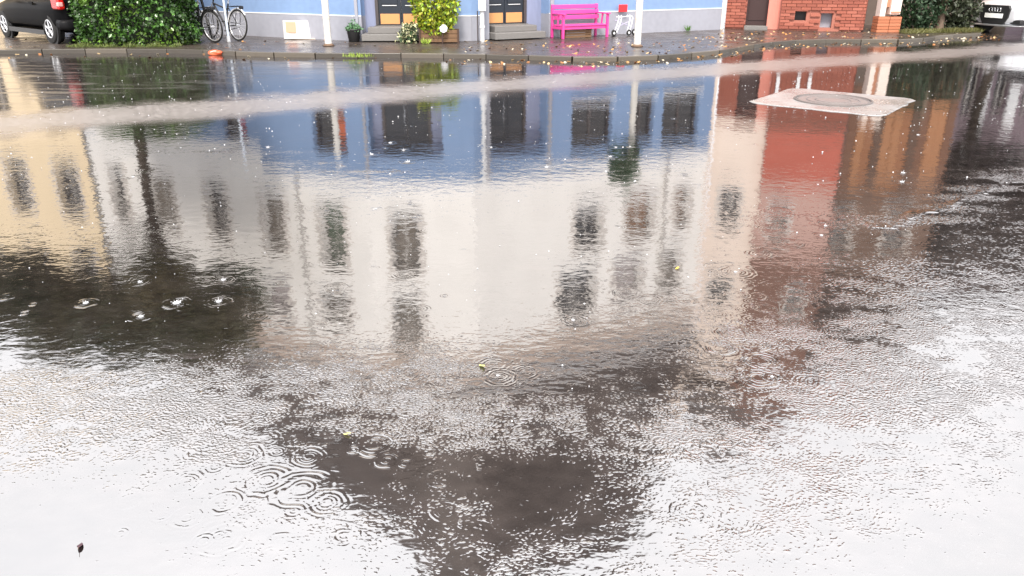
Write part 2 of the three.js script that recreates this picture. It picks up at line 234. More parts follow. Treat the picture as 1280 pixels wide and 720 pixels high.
function windowIn(w, [x0, x1, y0, y1, curtain], fm = mat.frame) {
  const o = grp('window', w.house), f = 0.055, z = -0.2, xm = (x0 + x1) / 2, yt = y0 + (y1 - y0) * 0.7, e = 0.004;
  const bars = [box(x0 + e, x0 + f, y0 + e, y1 - e, z, z + 0.06), box(x1 - f, x1 - e, y0 + e, y1 - e, z, z + 0.06), box(x0 + f, x1 - f, y0 + e, y0 + f, z, z + 0.06), box(x0 + f, x1 - f, y1 - f, y1 - e, z, z + 0.06), box(xm - 0.03, xm + 0.03, y0 + f, y1 - f, z + 0.002, z + 0.058)];
  if (y1 - y0 > 1) bars.push(box(x0 + f, xm - 0.03, yt, yt + 0.05, z + 0.004, z + 0.055), box(xm + 0.03, x1 - f, yt, yt + 0.05, z + 0.004, z + 0.055));
  w.add('frame', bars, fm, o);
  w.add('pane', box(x0 + 0.02, x1 - 0.02, y0 + 0.02, y1 - 0.02, z + 0.015, z + 0.03), mat.glass, o);
  w.add('sill', box(x0 - 0.06, x1 + 0.06, y0 - 0.07, y0 + 0.002, -0.14, 0.07), mat.trim, o);
  if (y0 > 3) w.add('surround', [box(x0 - 0.13, x0 - 0.003, y0 - 0.06, y1 + 0.13, -0.1, 0.03), box(x1 + 0.003, x1 + 0.13, y0 - 0.06, y1 + 0.13, -0.1, 0.03), box(x0 - 0.003, x1 + 0.003, y1 + 0.003, y1 + 0.13, -0.1, 0.03)], surroundMat, o);
  if (curtain) w.add('curtain', y0 < 3 ? box(x0 + 0.5 * (x1 - x0), x1 - 0.1, y0 + 0.3, y0 + 0.75, z + 0.032, z + 0.038) : box(x0 + 0.1, x1 - 0.1, y0 + 0.1, y1 - 0.1, z + 0.032, z + 0.038), curtain, o);
}
function doorIn(w, x0, x1, y0, y1, z) {   // two leaves with panels and kick plates
  const o = grp('door', w.house), xm = (x0 + x1) / 2;
  for (const [a, b] of [[x0, xm - 0.006], [xm + 0.006, x1]]) {
    w.add('leaf', [box(a, b, y0, y1, z, z + 0.05)], mat.door, o);
    for (const [c, d] of [[0.45, 0.95], [1.05, y1 - y0 - 0.15]]) w.add('panel', [box(a + 0.07, b - 0.07, y0 + c, y0 + d, z + 0.05, z + 0.068), box(a + 0.11, b - 0.11, y0 + d - 0.05, y0 + d - 0.035, z + 0.068, z + 0.076)], mat.door, o);
    w.add('moulding', box(a + 0.09, b - 0.09, y0 + 0.405, y0 + 0.42, z + 0.05, z + 0.072), mat.pipe, o);
    w.add('kick_plate', box(a + 0.035, b - 0.035, y0 + 0.015, y0 + 0.235, z + 0.05, z + 0.058, 0.003), mat.brass, o);
  }
  w.add('handle', [bar([xm - 0.05, y0 + 1.05, z + 0.09], [xm - 0.05, y0 + 1.35, z + 0.09], 0.012), bar([xm - 0.05, y0 + 1.07, z + 0.05], [xm - 0.05, y0 + 1.07, z + 0.09], 0.008), bar([xm - 0.05, y0 + 1.33, z + 0.05], [xm - 0.05, y0 + 1.33, z + 0.09], 0.008)], mat.chrome, o);
  w.add('door_frame', [box(x0 - 0.07, x0 - 0.003, y0, y1 + 0.07, z - 0.02, z + 0.09), box(x1 + 0.003, x1 + 0.07, y0, y1 + 0.07, z - 0.02, z + 0.09), box(x0 - 0.003, x1 + 0.003, y1 + 0.003, y1 + 0.07, z - 0.02, z + 0.09)], mat.darkframe, o);
}
const curtains = { orange: M([0.5, 0.11, 0.04], 0.8), pink: M([0.6, 0.2, 0.3], 0.8), grey: M([0.14, 0.12, 0.10], 0.8), brown: M([0.2, 0.1, 0.05], 0.8), green: M([0.05, 0.08, 0.05], 0.8), pale: M([0.34, 0.3, 0.3], 0.8) };
{
  const house = thing('corner_house', 'corner house with blue ground floor, white upper storeys and dark steep roof', 'house');
  const E0 = [-12.57, -22.81], P0 = [-3.5, -18.13], A0 = [-0.9, -18.2], R0 = [5.54, -21.67];
  const left = wing(house, E0, P0), mid = wing(house, P0, A0), right = wing(house, A0, R0), LL = left.L;
  const BT = 3.15, EV = 8.7;
  // openings [x0, x1, y0, y1, curtain]; the left wing was measured from its right end
  const lw = (a, b, c, d, e) => [LL - b, LL - a, c, d, e];
  const leftW = [lw(0.5, 1.5, 1.45, 2.55, curtains.orange), lw(3.7, 4.5, 1.5, 2.55, curtains.pink), lw(6.0, 7.0, 1.5, 2.5), lw(0.8, 1.55, 3.95, 5.5, curtains.green), lw(2.8, 3.5, 3.9, 5.4, curtains.grey), lw(4.85, 5.55, 3.9, 5.4), lw(6.9, 7.8, 3.9, 5.4, curtains.grey), lw(8.9, 9.5, 3.9, 5.4), lw(0.9, 1.75, 6.4, 7.1, curtains.grey), lw(2.9, 3.75, 6.4, 7.4, curtains.pale), lw(4.9, 5.7, 6.4, 7.4, curtains.pale), lw(6.9, 7.8, 6.4, 7.4, curtains.grey)];
  const midW = [[0.55, 1.2, 4.05, 5.45, curtains.grey], [0.45, 1.15, 6.3, 7.7, curtains.grey]];
  const rightW = [[2.72, 3.95, 1.5, 2.75], [4.55, 5.3, 1.5, 2.75], [5.6, 6.84, 1.5, 2.85], [2.95, 3.74, 4.35, 5.35], [4.62, 5.5, 4.3, 5.35, curtains.brown], [6.29, 6.78, 4.3, 5.2, curtains.brown], [2.5, 3.6, 6.2, 7.4], [4.3, 5.2, 6.1, 7.2, curtains.pale], [6.0, 6.6, 6.1, 7.2, curtains.grey]];
  const midD = [0.16, 1.86, 0, 2.55], rightD = [0.42, 2.0, 0, 2.65];
  const PT = 0.6;
  for (const [w, wins, d] of [[left, leftW, null], [mid, midW, midD], [right, rightW, rightD]]) {
    const holes = d ? [...wins, d] : wins;
    const cuts = d ? [[0, d[0]], [d[1], w.L]] : [[0, w.L]];
    for (const [a, b] of cuts) { if (b - a > 0.02) { wallSheet(w, 'plinth', a, b, 0.02, PT, [], mat.plinth, 0.012, 0.42); w.add('plinth_edge', box(a, b, PT, PT + 0.022, -0.1, 0.018), mat.trim); } }
    if (d) { wallSheet(w, 'ground_floor_wall', 0, d[0], PT, BT, [], mat.blue); wallSheet(w, 'ground_floor_wall', d[1], w.L, PT, BT, wins, mat.blue); wallSheet(w, 'ground_floor_wall', d[0], d[1], d[3], BT, [], mat.blue); }
    else { const split = LL - 3.3; wallSheet(w, 'ground_floor_wall', split, w.L, PT, BT, wins, mat.blue); wallSheet(w, 'ground_floor_wall', 0, split, PT, 2.65, wins, mat.blue); wallSheet(w, 'fascia', 0, split, 2.65, BT, [], mat.white); }
    w.add('string_course', [box(-0.02, w.L + 0.02, BT, BT + 0.12, -0.3, 0.05)], mat.trim);
    wallSheet(w, 'upper_wall', 0, w.L, BT + 0.12, EV, holes, mat.white, -0.006);
    w.add('cornice', [box(-0.05, w.L + 0.05, EV, EV + 0.14, -0.5, 0.16), box(-0.08, w.L + 0.08, EV + 0.14, EV + 0.26, -0.5, 0.3)], mat.trim);
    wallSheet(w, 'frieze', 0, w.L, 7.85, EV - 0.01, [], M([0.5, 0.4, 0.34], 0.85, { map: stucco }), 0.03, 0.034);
    for (const o of wins) windowIn(w, o, o[2] < 3 ? mat.darkframe : mat.frame);
  }
  // entrances: a recess with lavender cheeks, steps, a two-leaf door
  for (const [w, d, dx0, dx1, z] of [[mid, midD, 0.5, 1.52, -0.36], [right, rightD, 0.52, 1.52, -0.36]]) {
    w.add('recess_wall', [box(d[0] - 0.1, dx0 - 0.075, 0.02, d[3] + 0.1, z - 0.2, z), box(dx1 + 0.075, d[1] + 0.1, 0.02, d[3] + 0.1, z - 0.2, z), box(dx0 - 0.075, dx1 + 0.075, 2.52, d[3] + 0.1, z - 0.2, z)], mat.lavender);
    doorIn(w, dx0, dx1, 0.40, 2.44, z - 0.06);
    w.add('threshold', box(dx0 - 0.1, dx1 + 0.1, 0.02, 0.385, z - 0.2, z + 0.05), mat.stone);
    w.add('step', box(d[0] + 0.13, d[1] - 0.35, 0.24, 0.37, z + 0.05, 0.06, 0.012), mat.stone);
    w.add('step', box(d[0] + 0.02, d[1] - 0.25, 0.1, 0.24, z + 0.05, 0.3, 0.012), mat.stone);
  }
  for (const [w, x, s] of [[mid, 0.06, 0.07], [right, 0.34, 0.16], [right, 2.07, 0.09]]) w.add('pilaster', box(x - s / 2, x + s / 2, 0.09, BT, -0.1, 0.05, 0.01), mat.plinth);
  // roof: two steep slopes and the cut corner between them
  const dirL = V(left.g.elements[8], 0, left.g.elements[10]), dirM = V(mid.g.elements[8], 0, mid.g.elements[10]), dirR = V(right.g.elements[8], 0, right.g.elements[10]);
  const eave = (p, n, o, y) => V(p[0] + n.x * o, y, p[1] + n.z * o);
  const nLM = dirL.clone().add(dirM).normalize(), nMR = dirM.clone().add(dirR).normalize(), y0 = EV + 0.25, sb = 1.9;
  const quad = (a, b, c, d) => { const g = new THREE.BufferGeometry().setFromPoints([a, b, c, a, c, d]); g.setAttribute('uv', new THREE.Float32BufferAttribute([0, 0, 4, 0, 4, 3, 0, 0, 4, 3, 0, 3], 2)); g.computeVertexNormals(); return g; };
  const e0 = eave(E0, dirL, 0.3, y0), e1 = eave(P0, nLM, 0.32, y0), e2 = eave(A0, nMR, 0.32, y0), e3 = eave(R0, dirR, 0.3, y0);
  const r0 = eave(E0, dirL, -sb, 12.4), r1 = eave(P0, nLM, -1.5, 15.6), r2 = eave(A0, nMR, -1.5, 18.2), r3 = eave(R0, dirR, -sb, 18.2);
  const tip = V((r1.x + r2.x) / 2 + 0.2, 20.2, (r1.z + r2.z) / 2 - 0.4), back = V(-1.6, 13.8, -29);
  part('roof', [quad(e0, e1, r1, r0), quad(e1, e2, r2, r1), quad(e2, e3, r3, r2), quad(r1, r2, tip, tip), quad(r0, r1, back, back), quad(r2, r3, back, back), quad(r2, back, tip, tip), quad(back, r1, tip, tip)], mat.roof, house);
  part('back_wall', [box(-12.4, 5.4, 0, 8.9, -30, -29.6)], mat.white, house);
  right.add('side_wall', box(right.L - 0.3, right.L + 0.12, 0, 12, -3, -0.02), mat.cream); left.add('side_wall', box(-0.2, 0.1, 0, 9, -3, -0.45), mat.white);
  // slate courses standing proud of the roof slopes
  const course = (a, b, c, d, k) => { const l = a.clone().lerp(d, k), r = b.clone().lerp(c, k); return bar([l.x, l.y, l.z], [r.x, r.y, r.z], 0.035, 0.035, 5); };
  for (let k = 1; k < 12; k++) { part('slate_course', [course(e0, e1, r1, r0, k / 12), course(e1, e2, r2, r1, k / 12), course(e2, e3, r3, r2, k / 12)], mat.roof, house); }
  for (const [w, x] of [[left, LL - 2.4], [left, LL - 5.2], [mid, 0.85], [right, 2.4], [right, 5.2]]) {
    const o = grp('dormer', house);
    w.add('cheek', [box(x - 0.62, x - 0.42, 9.3, 10.9, -1.6, -0.12), box(x + 0.42, x + 0.62, 9.3, 10.9, -1.6, -0.12), box(x - 0.42, x + 0.42, 9.3, 9.6, -1.6, -0.12), box(x - 0.42, x + 0.42, 10.75, 10.9, -1.6, -0.12)], mat.trim, o);
    w.add('pane', box(x - 0.42, x + 0.42, 9.6, 10.75, -0.4, -0.3), mat.glass, o);
    w.add('dormer_roof', [box(x - 0.72, x + 0.72, 10.9, 11.0, -1.8, 0.0), bar([x - 0.72, 11.0, -0.1], [x, 11.35, -0.1], 0.05), bar([x + 0.72, 11.0, -0.1], [x, 11.35, -0.1], 0.05)], mat.roof, o);
  }
  for (const [w, x] of [[left, LL - 2.15], [right, 5.85]]) w.add('down_pipe', bar([x, 3.3, 0.07], [x, EV, 0.07], 0.045, 0.045, 8), mat.frame);
  part('chimney', [box(2.2, 3.2, 13, 17.6, -23.4, -22.6), box(2.1, 3.3, 17.6, 17.8, -23.5, -22.5)], mat.roof, house);
  // dormer on the corner
  // rain pipe with its meter box
  const pipe = thing('rain_pipe', 'pale rain pipe with a grey meter box at the house corner', 'pipe', [-0.66, 0, -18.05]);
  part('pipe', [bar([0, PH, 0], [0, 3.1, 0], 0.05, 0.05, 12), bar([0, 3.1, 0], [-0.05, 3.2, -0.12], 0.05, 0.05, 12), bar([0, PH + 0.28, 0], [0, PH + 0.33, 0], 0.062, 0.062, 12)], mat.pipe, pipe);
  part('meter_box', box(-0.075, 0.09, 0.72, 1.25, -0.05, 0.09, 0.01), mat.pipe, pipe);
  part('conduit', bar([-0.1, PH, 0.0], [-0.1, 0.72, 0.0], 0.014), mat.darkframe, pipe);
  const sign = thing('wall_sign', 'small bright red square sign on the blue wall beside the pink bench', 'sign', [2.70, 0.6, -20.02], 0.49);
  part('board', box(-0.125, 0.125, 0, 0.17, 0, 0.02, 0.006), M([0.8, 0.02, 0.03], 0.4), sign);
}
{ // brick house to the right of the corner house
  const house = thing('brick_house', 'red brick house with dark doorway, pink pier and pale upper wall', 'house');
  const a = wing(house, [5.72, -21.9], [6.98, -21.55]), b = wing(house, [6.98, -21.3], [8.93, -20.78]), c = wing(house, [8.95, -20.78], [9.32, -21.6]);
  const r = RNG(9); let made = 0; const bm = [mat.brick, mat.brick2, mat.brick3], bg = new THREE.BoxGeometry(0.235, 0.066, 0.06), rest = [];
  const holesB = [[0.36, 0.64, 0.33, 0.56], [1.0, 1.28, 0.16, 0.52]];
  const bricks = (w, x0, x1, y0, y1, holes, limit) => {
    for (let row = 0, y = y0; y + 0.07 < y1; y += 0.078, row++) for (let x = x0 - (row % 2) * 0.125; x < x1 - 0.03; x += 0.247) {
      const xa = Math.max(x, x0), xb = Math.min(x + 0.235, x1); if (xb - xa < 0.03) continue;
      if (holes.some((h) => xb > h[0] && xa < h[1] && y + 0.07 > h[2] && y < h[3])) continue;
      const m4 = w.g.clone().multiply(new THREE.Matrix4().makeTranslation((xa + xb) / 2, y + 0.036, -0.022 + r() * 0.006)).multiply(new THREE.Matrix4().makeScale((xb - xa) / 0.235, 1, 1));
      if (made < limit) { const m = new THREE.Mesh(bg, bm[Math.floor(r() * 3)]); m.name = 'brick'; m.matrixAutoUpdate = false; m.matrix.copy(m4); m.matrix.decompose(m.position, m.quaternion, m.scale); m.matrixAutoUpdate = true; house.add(m); made++; }
      else rest.push(bg.clone().applyMatrix4(m4));
    }
  };
  bricks(b, 0, b.L, 0.12, 1.1, holesB, 130); bricks(a, 0.0, 0.52, 0.12, 1.1, [], 200); bricks(c, 0, c.L, 0.12, 1.1, [], 260);
  bricks(b, 0, b.L, 1.112, 2.25, [], 0); bricks(a, 0, 0.52, 1.112, 2.3, [], 0); bricks(c, 0, c.L, 1.112, 2.25, [], 0);
  part('upper_bricks', rest, mat.brick, house).userData.kind = 'stuff';
  const core = (w, x0, x1, y0, y1, holes, m, z = -0.035) => wallSheet(w, 'wall', x0, x1, y0, y1, holes, m, z, 0.35);
  core(b, 0, b.L, 0.02, 2.25, holesB, mat.mortar); core(a, 0, 0.52, 0.02, 2.3, [], mat.mortar); core(c, 0, c.L, 0.02, 2.25, [], mat.mortar);
  for (const h of holesB) { const o = grp('cellar_window', house); b.add('pane', box(h[0] - 0.02, h[1] + 0.02, h[2] - 0.02, h[3] + 0.02, -0.3, -0.2), h[0] < 0.5 ? mat.black : mat.plinth, o); b.add('lintel', box(h[0] - 0.03, h[1] + 0.03, h[3], h[3] + 0.05, -0.05, 0.006), mat.brick3, o); }
  a.add('door', [box(0.52, 1.06, 0.12, 2.2, -0.24, -0.18), box(0.58, 1.0, 0.3, 0.95, -0.18, -0.16), box(0.58, 1.0, 1.05, 2.05, -0.18, -0.16)], M([0.035, 0.014, 0.013], 0.5)); a.add('door_handle', bar([0.62, 1.0, -0.14], [0.62, 1.12, -0.14], 0.012), mat.chrome); a.add('door_step', box(0.5, 1.1, 0.05, 0.17, -0.17, 0.12, 0.01), mat.stone);
  a.add('door_head', box(0.5, 1.08, 2.2, 2.5, -0.45, 0.01), mat.brick3);
  a.add('pink_pier', box(1.06, 1.4, 0.08, 2.3, -0.5, 0.06, 0.012), mat.peach);
  wallSheet(a, 'upper_wall', 0, a.L + 0.15, 2.3, 10.6, [[0.35, 0.9, 4.4, 5.4], [0.3, 0.9, 7, 8]], mat.cream, 0.01);
  for (const o of [[0.35, 0.9, 4.4, 5.4], [0.3, 0.9, 7, 8]]) windowIn(a, o);
  b.add('beam', box(0.05, b.L, 2.25, 2.5, -0.4, 0.05), mat.darkred);
  wallSheet(b, 'red_panel', 0.05, b.L, 2.5, 4.0, [], mat.red, 0.01);
  wallSheet(b, 'middle_wall', 0.05, b.L, 4.0, 6.1, [[0.4, 0.9, 4.7, 5.5]], M([0.5, 0.32, 0.28], 0.85, { map: stucco }), -0.003);
  wallSheet(b, 'gable_wall', 0.05, b.L, 6.1, 11.4, [[0.4, 0.9, 4.7, 5.5], [1.2, 1.6, 7.2, 8.2]], mat.darkred, -0.005);
  for (const o of [[0.4, 0.9, 4.7, 5.5, curtains.grey], [1.2, 1.6, 7.2, 8.2]]) windowIn(b, o);
  for (const x of [0.1, 0.62, 0.9]) b.add('white_post', box(x, x + 0.09, 0.98 + 0.05, 1.75, 0.012, 0.07, 0.01), mat.trim);
  c.add('side_wall', box(0, c.L + 2, 2.25, 11.0, -0.3, -0.01), mat.darkred);
  part('roof', [box(5.4, 7.2, 10.6, 10.75, -26, -21.2), new THREE.ConeGeometry(2.9, 4.4, 4, 1).rotateY(Math.PI / 4).translate(7.5, 13.2, -23.6)], mat.roof, house);
}
{ // boarded house beyond the garden
  const house = thing('boarded_house', 'house clad in upright orange brown boards behind the dark shrubs', 'house');
  const w = wing(house, [9.0, -23.3], [13.6, -23.9]), r = RNG(31), tones = [[0.34, 0.14, 0.06], [0.2, 0.09, 0.05], [0.44, 0.2, 0.09], [0.13, 0.07, 0.045]].map((c) => M(c, 0.7, { map: woodTex }));
  wallSheet(w, 'base_wall', 0, w.L, 0.02, 1.6, [], M([0.13, 0.1, 0.085], 0.9, { map: stucco }));
  let k = 0; for (let x = 0; x < w.L - 0.1; x += 0.29) w.add('board', box(x, x + 0.277, 1.6, 4.75, -0.06, 0.02 + 0.012 * (k % 2), 0.006), tones[k++ % 2 ? 1 + Math.floor(r() * 3) : Math.floor(r() * 3)]);
  wallSheet(w, 'backing_wall', 0, w.L, 1.6, 8.4, [[1, 1.8, 5.6, 6.8], [3, 3.8, 5.6, 6.8]], M([0.16, 0.10, 0.075], 0.9, { map: stucco }), -0.07);
  for (const o of [[1, 1.8, 5.6, 6.8], [3, 3.8, 5.6, 6.8]]) windowIn(w, o);
  w.add('roof', [box(-0.3, w.L + 0.3, 8.4, 8.6, -4, 0.5), new THREE.CylinderGeometry(2.4, 2.4, w.L + 0.6, 3).rotateZ(Math.PI / 2).rotateX(Math.PI / 2 * 0 + Math.PI).translate(w.L / 2, 9.8, -1.8)], mat.roof);
}
{ // mauve house across the side street
  const house = thing('mauve_house', 'mauve house with tall windows between pale pilasters across the side street', 'house');
  const w = wing(house, [16.2, -29.5], [30, -31.5]), m = M([0.20, 0.15, 0.18], 0.85, { map: stucco });
  const wins = []; for (let i = 0; i < 8; i++) { wins.push([0.75 + i * 1.25, 1.3 + i * 1.25, 1.2, 3.6], [0.7 + i * 1.25, 1.35 + i * 1.25, 4.9, 6.2]); }
  wallSheet(w, 'wall', 0, w.L, 0, 7.6, wins, m); for (const o of wins) windowIn(w, o);
  for (let i = 0; i < 9; i++) w.add('pilaster', box(0.1 + i * 1.25, 0.52 + i * 1.25, 0.05, 4.1, -0.05, 0.1, 0.02), mat.trim);
  w.add('roof', box(-0.3, w.L + 0.3, 7.6, 11.4, -3, 0.4), mat.roof);
}
{ // ochre house on the left
  const house = thing('ochre_house', 'ochre rendered house left of the corner house behind the tree', 'house');
  const w = wing(house, [-24, -26.5], [-12.75, -23.4]), wins = [];
  for (let i = 0; i < 4; i++) { const x = w.L - 0.75 - i * 1.95; for (const y of [1.2, 4.1, 7]) wins.push([x - 0.9, x - 0.1, y, y + 1.6]); }
  wallSheet(w, 'wall', 0, w.L, 0.02, 9.4, wins, mat.yellow); for (const o of wins) windowIn(w, o);
  w.add('quoin', box(w.L - 0.3, w.L + 0.15, 0.02, 9.4, -0.3, 0.05), mat.stone);
  w.add('cornice', box(-0.1, w.L + 0.1, 9.4, 9.7, -0.5, 0.3), mat.trim);
  w.add('roof', box(0, w.L, 9.7, 10.4, -5, 0.1), mat.roof);
}

// ------------------------------------------------------------------ plants
function leafGeo(len, wid, fold = 0.25) {   // a pointed leaf along +y, folded along its rib
  const g = new THREE.BufferGeometry(), p = [0, 0, 0, wid / 2, len * 0.4, wid * fold, 0, len, 0, -wid / 2, len * 0.4, wid * fold];
  g.setAttribute('position', new THREE.Float32BufferAttribute(p, 3)); g.setAttribute('uv', new THREE.Float32BufferAttribute([0.5, 0, 1, 0.4, 0.5, 1, 0, 0.4], 2)); g.setIndex([0, 1, 2, 0, 2, 3]); g.computeVertexNormals(); return g;
}
const leafMat = (c, rough = 0.5) => new THREE.MeshPhysicalMaterial({ color: rgb(...c), roughness: rough, side: THREE.DoubleSide });
function leaves(name, parent, n, seed, geo, m, place, tint) {   // place(r) -> [x, y, z, outward vector or null, scale]
  const r = RNG(seed), im = new THREE.InstancedMesh(geo, m, n), q = new THREE.Quaternion(), d = new THREE.Vector3(), m4 = new THREE.Matrix4(), c = new THREE.Color();
  for (let i = 0; i < n; i++) {
    const [x, y, z, o, s = 1] = place(r, i);
    d.set(r() - 0.5, r() - 0.5, r() - 0.5).normalize(); if (o) d.multiplyScalar(0.9).add(o).normalize();
    q.setFromUnitVectors(V(0, 1, 0), d); q.multiply(new THREE.Quaternion().setFromAxisAngle(V(0, 1, 0), r() * 6.28));
    m4.compose(V(x, y, z), q, V(s, s, s)); im.setMatrixAt(i, m4); im.setColorAt(i, tint ? tint(r, c, x, y, z) : c.setScalar(0.6 + 0.8 * r()));
  }
  im.name = name; im.castShadow = im.receiveShadow = true; im.userData.kind = 'stuff'; parent.add(im); return im;
}
{ // ivy mound
  const o = thing('ivy_hedge', 'dense glossy green ivy mound between the black car and the bicycles', 'hedge', [-8.05, PH, -17.55]);
  const body = (u, v) => { const a = u * Math.PI * 2, rad = (1 + 0.26 * noise(Math.cos(a) * 3 + v * 4, Math.sin(a) * 3 + 7 + v * 2)) * (v < 0.75 ? 1 : Math.sqrt(Math.max(0, 1 - Math.pow((v - 0.75) / 0.25, 2)))), sq = Math.pow(Math.pow(Math.abs(Math.cos(a)), 4) + Math.pow(Math.abs(Math.sin(a)), 4), -0.25); return [1.1 * Math.cos(a) * rad * sq, v * 1.85, 0.72 * Math.sin(a) * rad * sq]; };
  const g = new THREE.BufferGeometry(), p = [], ix = [], NU = 40, NV = 14;
  for (let j = 0; j <= NV; j++) for (let i = 0; i <= NU; i++) { const q = body(i / NU, j / NV); p.push(q[0] * 0.9, q[1] * 0.95, q[2] * 0.88); }
  for (let j = 0; j < NV; j++) for (let i = 0; i < NU; i++) { const a = j * (NU + 1) + i; ix.push(a, a + NU + 1, a + 1, a + 1, a + NU + 1, a + NU + 2); }
  g.setAttribute('position', new THREE.Float32BufferAttribute(p, 3)); g.setIndex(ix); g.computeVertexNormals();
  part('stems', g, M([0.012, 0.018, 0.008], 0.95), o);
  leaves('foliage', o, 12000, 3, leafGeo(0.07, 0.065), leafMat([0.07, 0.17, 0.035], 0.3), (r) => { const u = r(), v = Math.pow(r(), 0.9), q = body(u, v), e = body(u + 0.01, v), k = 0.86 + 0.2 * r() + (r() < 0.05 ? 0.09 : 0); const out = V(q[0], (q[1] - 0.9) * 0.5, q[2] * 1.8).normalize().add(V(0, -0.6, 0)); return [q[0] * k, Math.max(0.02, q[1]), q[2] * k, out, 0.45 + 1.0 * r()]; }, (r, c, x, y) => { const k = (0.3 + 1.0 * r() * r()) * (1 + 0.9 * noise(x * 4 + 5, y * 4)), yel = (y < 0.16 || noise(x * 2.2, y * 2.2 + 3) > 0.2) ? 1.7 : 1; return c.setRGB(k * yel, k * (yel > 1 ? 1.35 : 1), k * 0.9); });
}
function trunkAndLimbs(o, h, r0, limbs, seed) {
  const r = RNG(seed), l = [tube([[0, -0.1, 0], [0.06, h * 0.4, 0.03], [-0.05, h * 0.75, -0.04], [0.02, h, 0]], r0 * 0.8, 20, 9), bar([0, -0.1, 0], [0.02, h * 0.3, 0.01], r0 * 1.25, r0 * 0.8, 10)];
  part('trunk', l, mat.bark, o);
  for (const [x, y, z] of limbs) part('limb', tube([[0, h * 0.8 + r() * 0.5, 0], [x * 0.45, h + (y - h) * 0.55, z * 0.45], [x, y, z]], r0 * 0.3, 12, 6), mat.bark, o);
}
function tree(name, label, pos, h, r0, crowns, n, size, col, seed, group) {
  const o = thing(name, label, 'tree', pos, 0, group);
  trunkAndLimbs(o, h, r0, crowns.map(([x, y, z]) => [x, y, z]), seed);
  let tot = 0; const w = crowns.map((c) => (tot += c[3] * c[4] * c[3]));
  leaves('crown', o, n, seed + 1, leafGeo(size, size * 0.6), leafMat(col, 0.6), (r) => {
    const pick = r() * tot, c = crowns[w.findIndex((x) => x >= pick)], a = r() * 6.283, cz = r() * 2 - 1, k = Math.pow(r(), 0.42), s = Math.sqrt(1 - cz * cz), lump = 0.82 + 0.5 * noise(Math.cos(a) * 2.5 + c[0], cz * 2.5 + c[1]);
    return [c[0] + Math.cos(a) * s * c[3] * k * lump, c[1] + cz * c[4] * k * lump, c[2] + Math.sin(a) * s * c[3] * k * lump, null, 0.7 + 0.6 * r()];
  }, (r, c, x, y, z) => { const k = 0.45 + 0.8 * r(), n = noise(x * 0.8 + seed, y * 0.8 + z); return c.setRGB(k * (0.9 + 0.9 * n), k * (0.9 + 0.2 * n), k * 0.9); });
  return o;
}
tree('broadleaf_tree', 'tall dark tree rising out of the ivy with a wide brown green crown', [-8.6, PH, -17.75], 4.6, 0.15, [[0, 6.3, 0, 1.6, 1.4], [-1.9, 6.2, 0.3, 1.5, 1.4], [1.6, 6.0, 0.4, 1.2, 1.2], [-3.5, 5.7, 0, 1.4, 1.3], [0.2, 5.2, 0.7, 1.1, 0.9], [-1.2, 7.2, -0.4, 1.3, 1.0], [-2.8, 6.9, 0.2, 1.1, 0.9], [-4.7, 6.2, 0.2, 1.3, 1.2], [-5.9, 5.6, 0, 1.2, 1.2], [0.9, 7.0, 0, 1.0, 0.9]], 17000, 0.2, [0.07, 0.072, 0.026], 41);
tree('roadside_tree', 'dark purple leaved tree at the side street corner', [15.2, 0, -25.5], 3.6, 0.2, [[0, 6.0, 0, 2.1, 1.7], [-2.2, 5.4, 0.3, 1.5, 1.3], [1.9, 5.6, 0.2, 1.8, 1.5], [4.0, 5.4, 0, 1.8, 1.5], [0.5, 4.3, 0.5, 1.7, 1.0], [-0.8, 7.4, -0.4, 1.6, 1.4], [2.6, 7.3, 0, 1.6, 1.4], [-2.4, 6.8, 0, 1.4, 1.2], [4.6, 6.8, 0, 1.5, 1.3]], 15000, 0.19, [0.03, 0.024, 0.026], 51);
for (const [x, z, h, w, col, label, seed] of [[10.5, -21.2, 1.75, 0.62, [0.022, 0.05, 0.02], 'dark evergreen shrub next to the orange brick pier', 61], [11.6, -21.35, 1.6, 0.5, [0.035, 0.045, 0.022], 'thin brown green shrub between the tree stump and the silver car', 62]]) {
  const o = thing('shrub', label, 'shrub', [x, PH, z]);
  part('stem', [bar([0, 0, 0], [0.05, h * 0.6, 0], 0.03, 0.015), bar([0, 0, 0], [-0.15, h * 0.5, 0.05], 0.02, 0.01), bar([0, 0, 0], [0.2, h * 0.5, 0.02], 0.02, 0.01)], mat.bark, o);
  leaves('foliage', o, 3200, seed, leafGeo(0.1, 0.06), leafMat(col), (r) => { const a = r() * 6.283, k = Math.pow(r(), 0.45), y = r(); const R = w * (0.75 + 0.45 * Math.sin(y * 2.9)) * (1 + 0.35 * noise(Math.cos(a) * 2 + seed, y * 4)); return [Math.cos(a) * k * R, 0.05 + y * h, Math.sin(a) * k * R * 0.8, null, 0.7 + 0.7 * r()]; });
}
{
  const o = thing('tree_stump', 'pale ringed trunk standing between the two shrubs', 'trunk', [11.15, PH, -21.25]);
  part('trunk', new THREE.LatheGeometry([[0.15, -0.02], [0.1, 0.12], [0.085, 0.6], [0.09, 1.4], [0.08, 2.1], [0, 2.12]].map((p) => new THREE.Vector2(...p)), 12), M([0.2, 0.14, 0.1], 0.85, { map: grain }), o);
  part('stub', bar([0.05, 0.9, 0], [0.22, 1.2, 0.06], 0.03, 0.02), mat.bark, o);
}
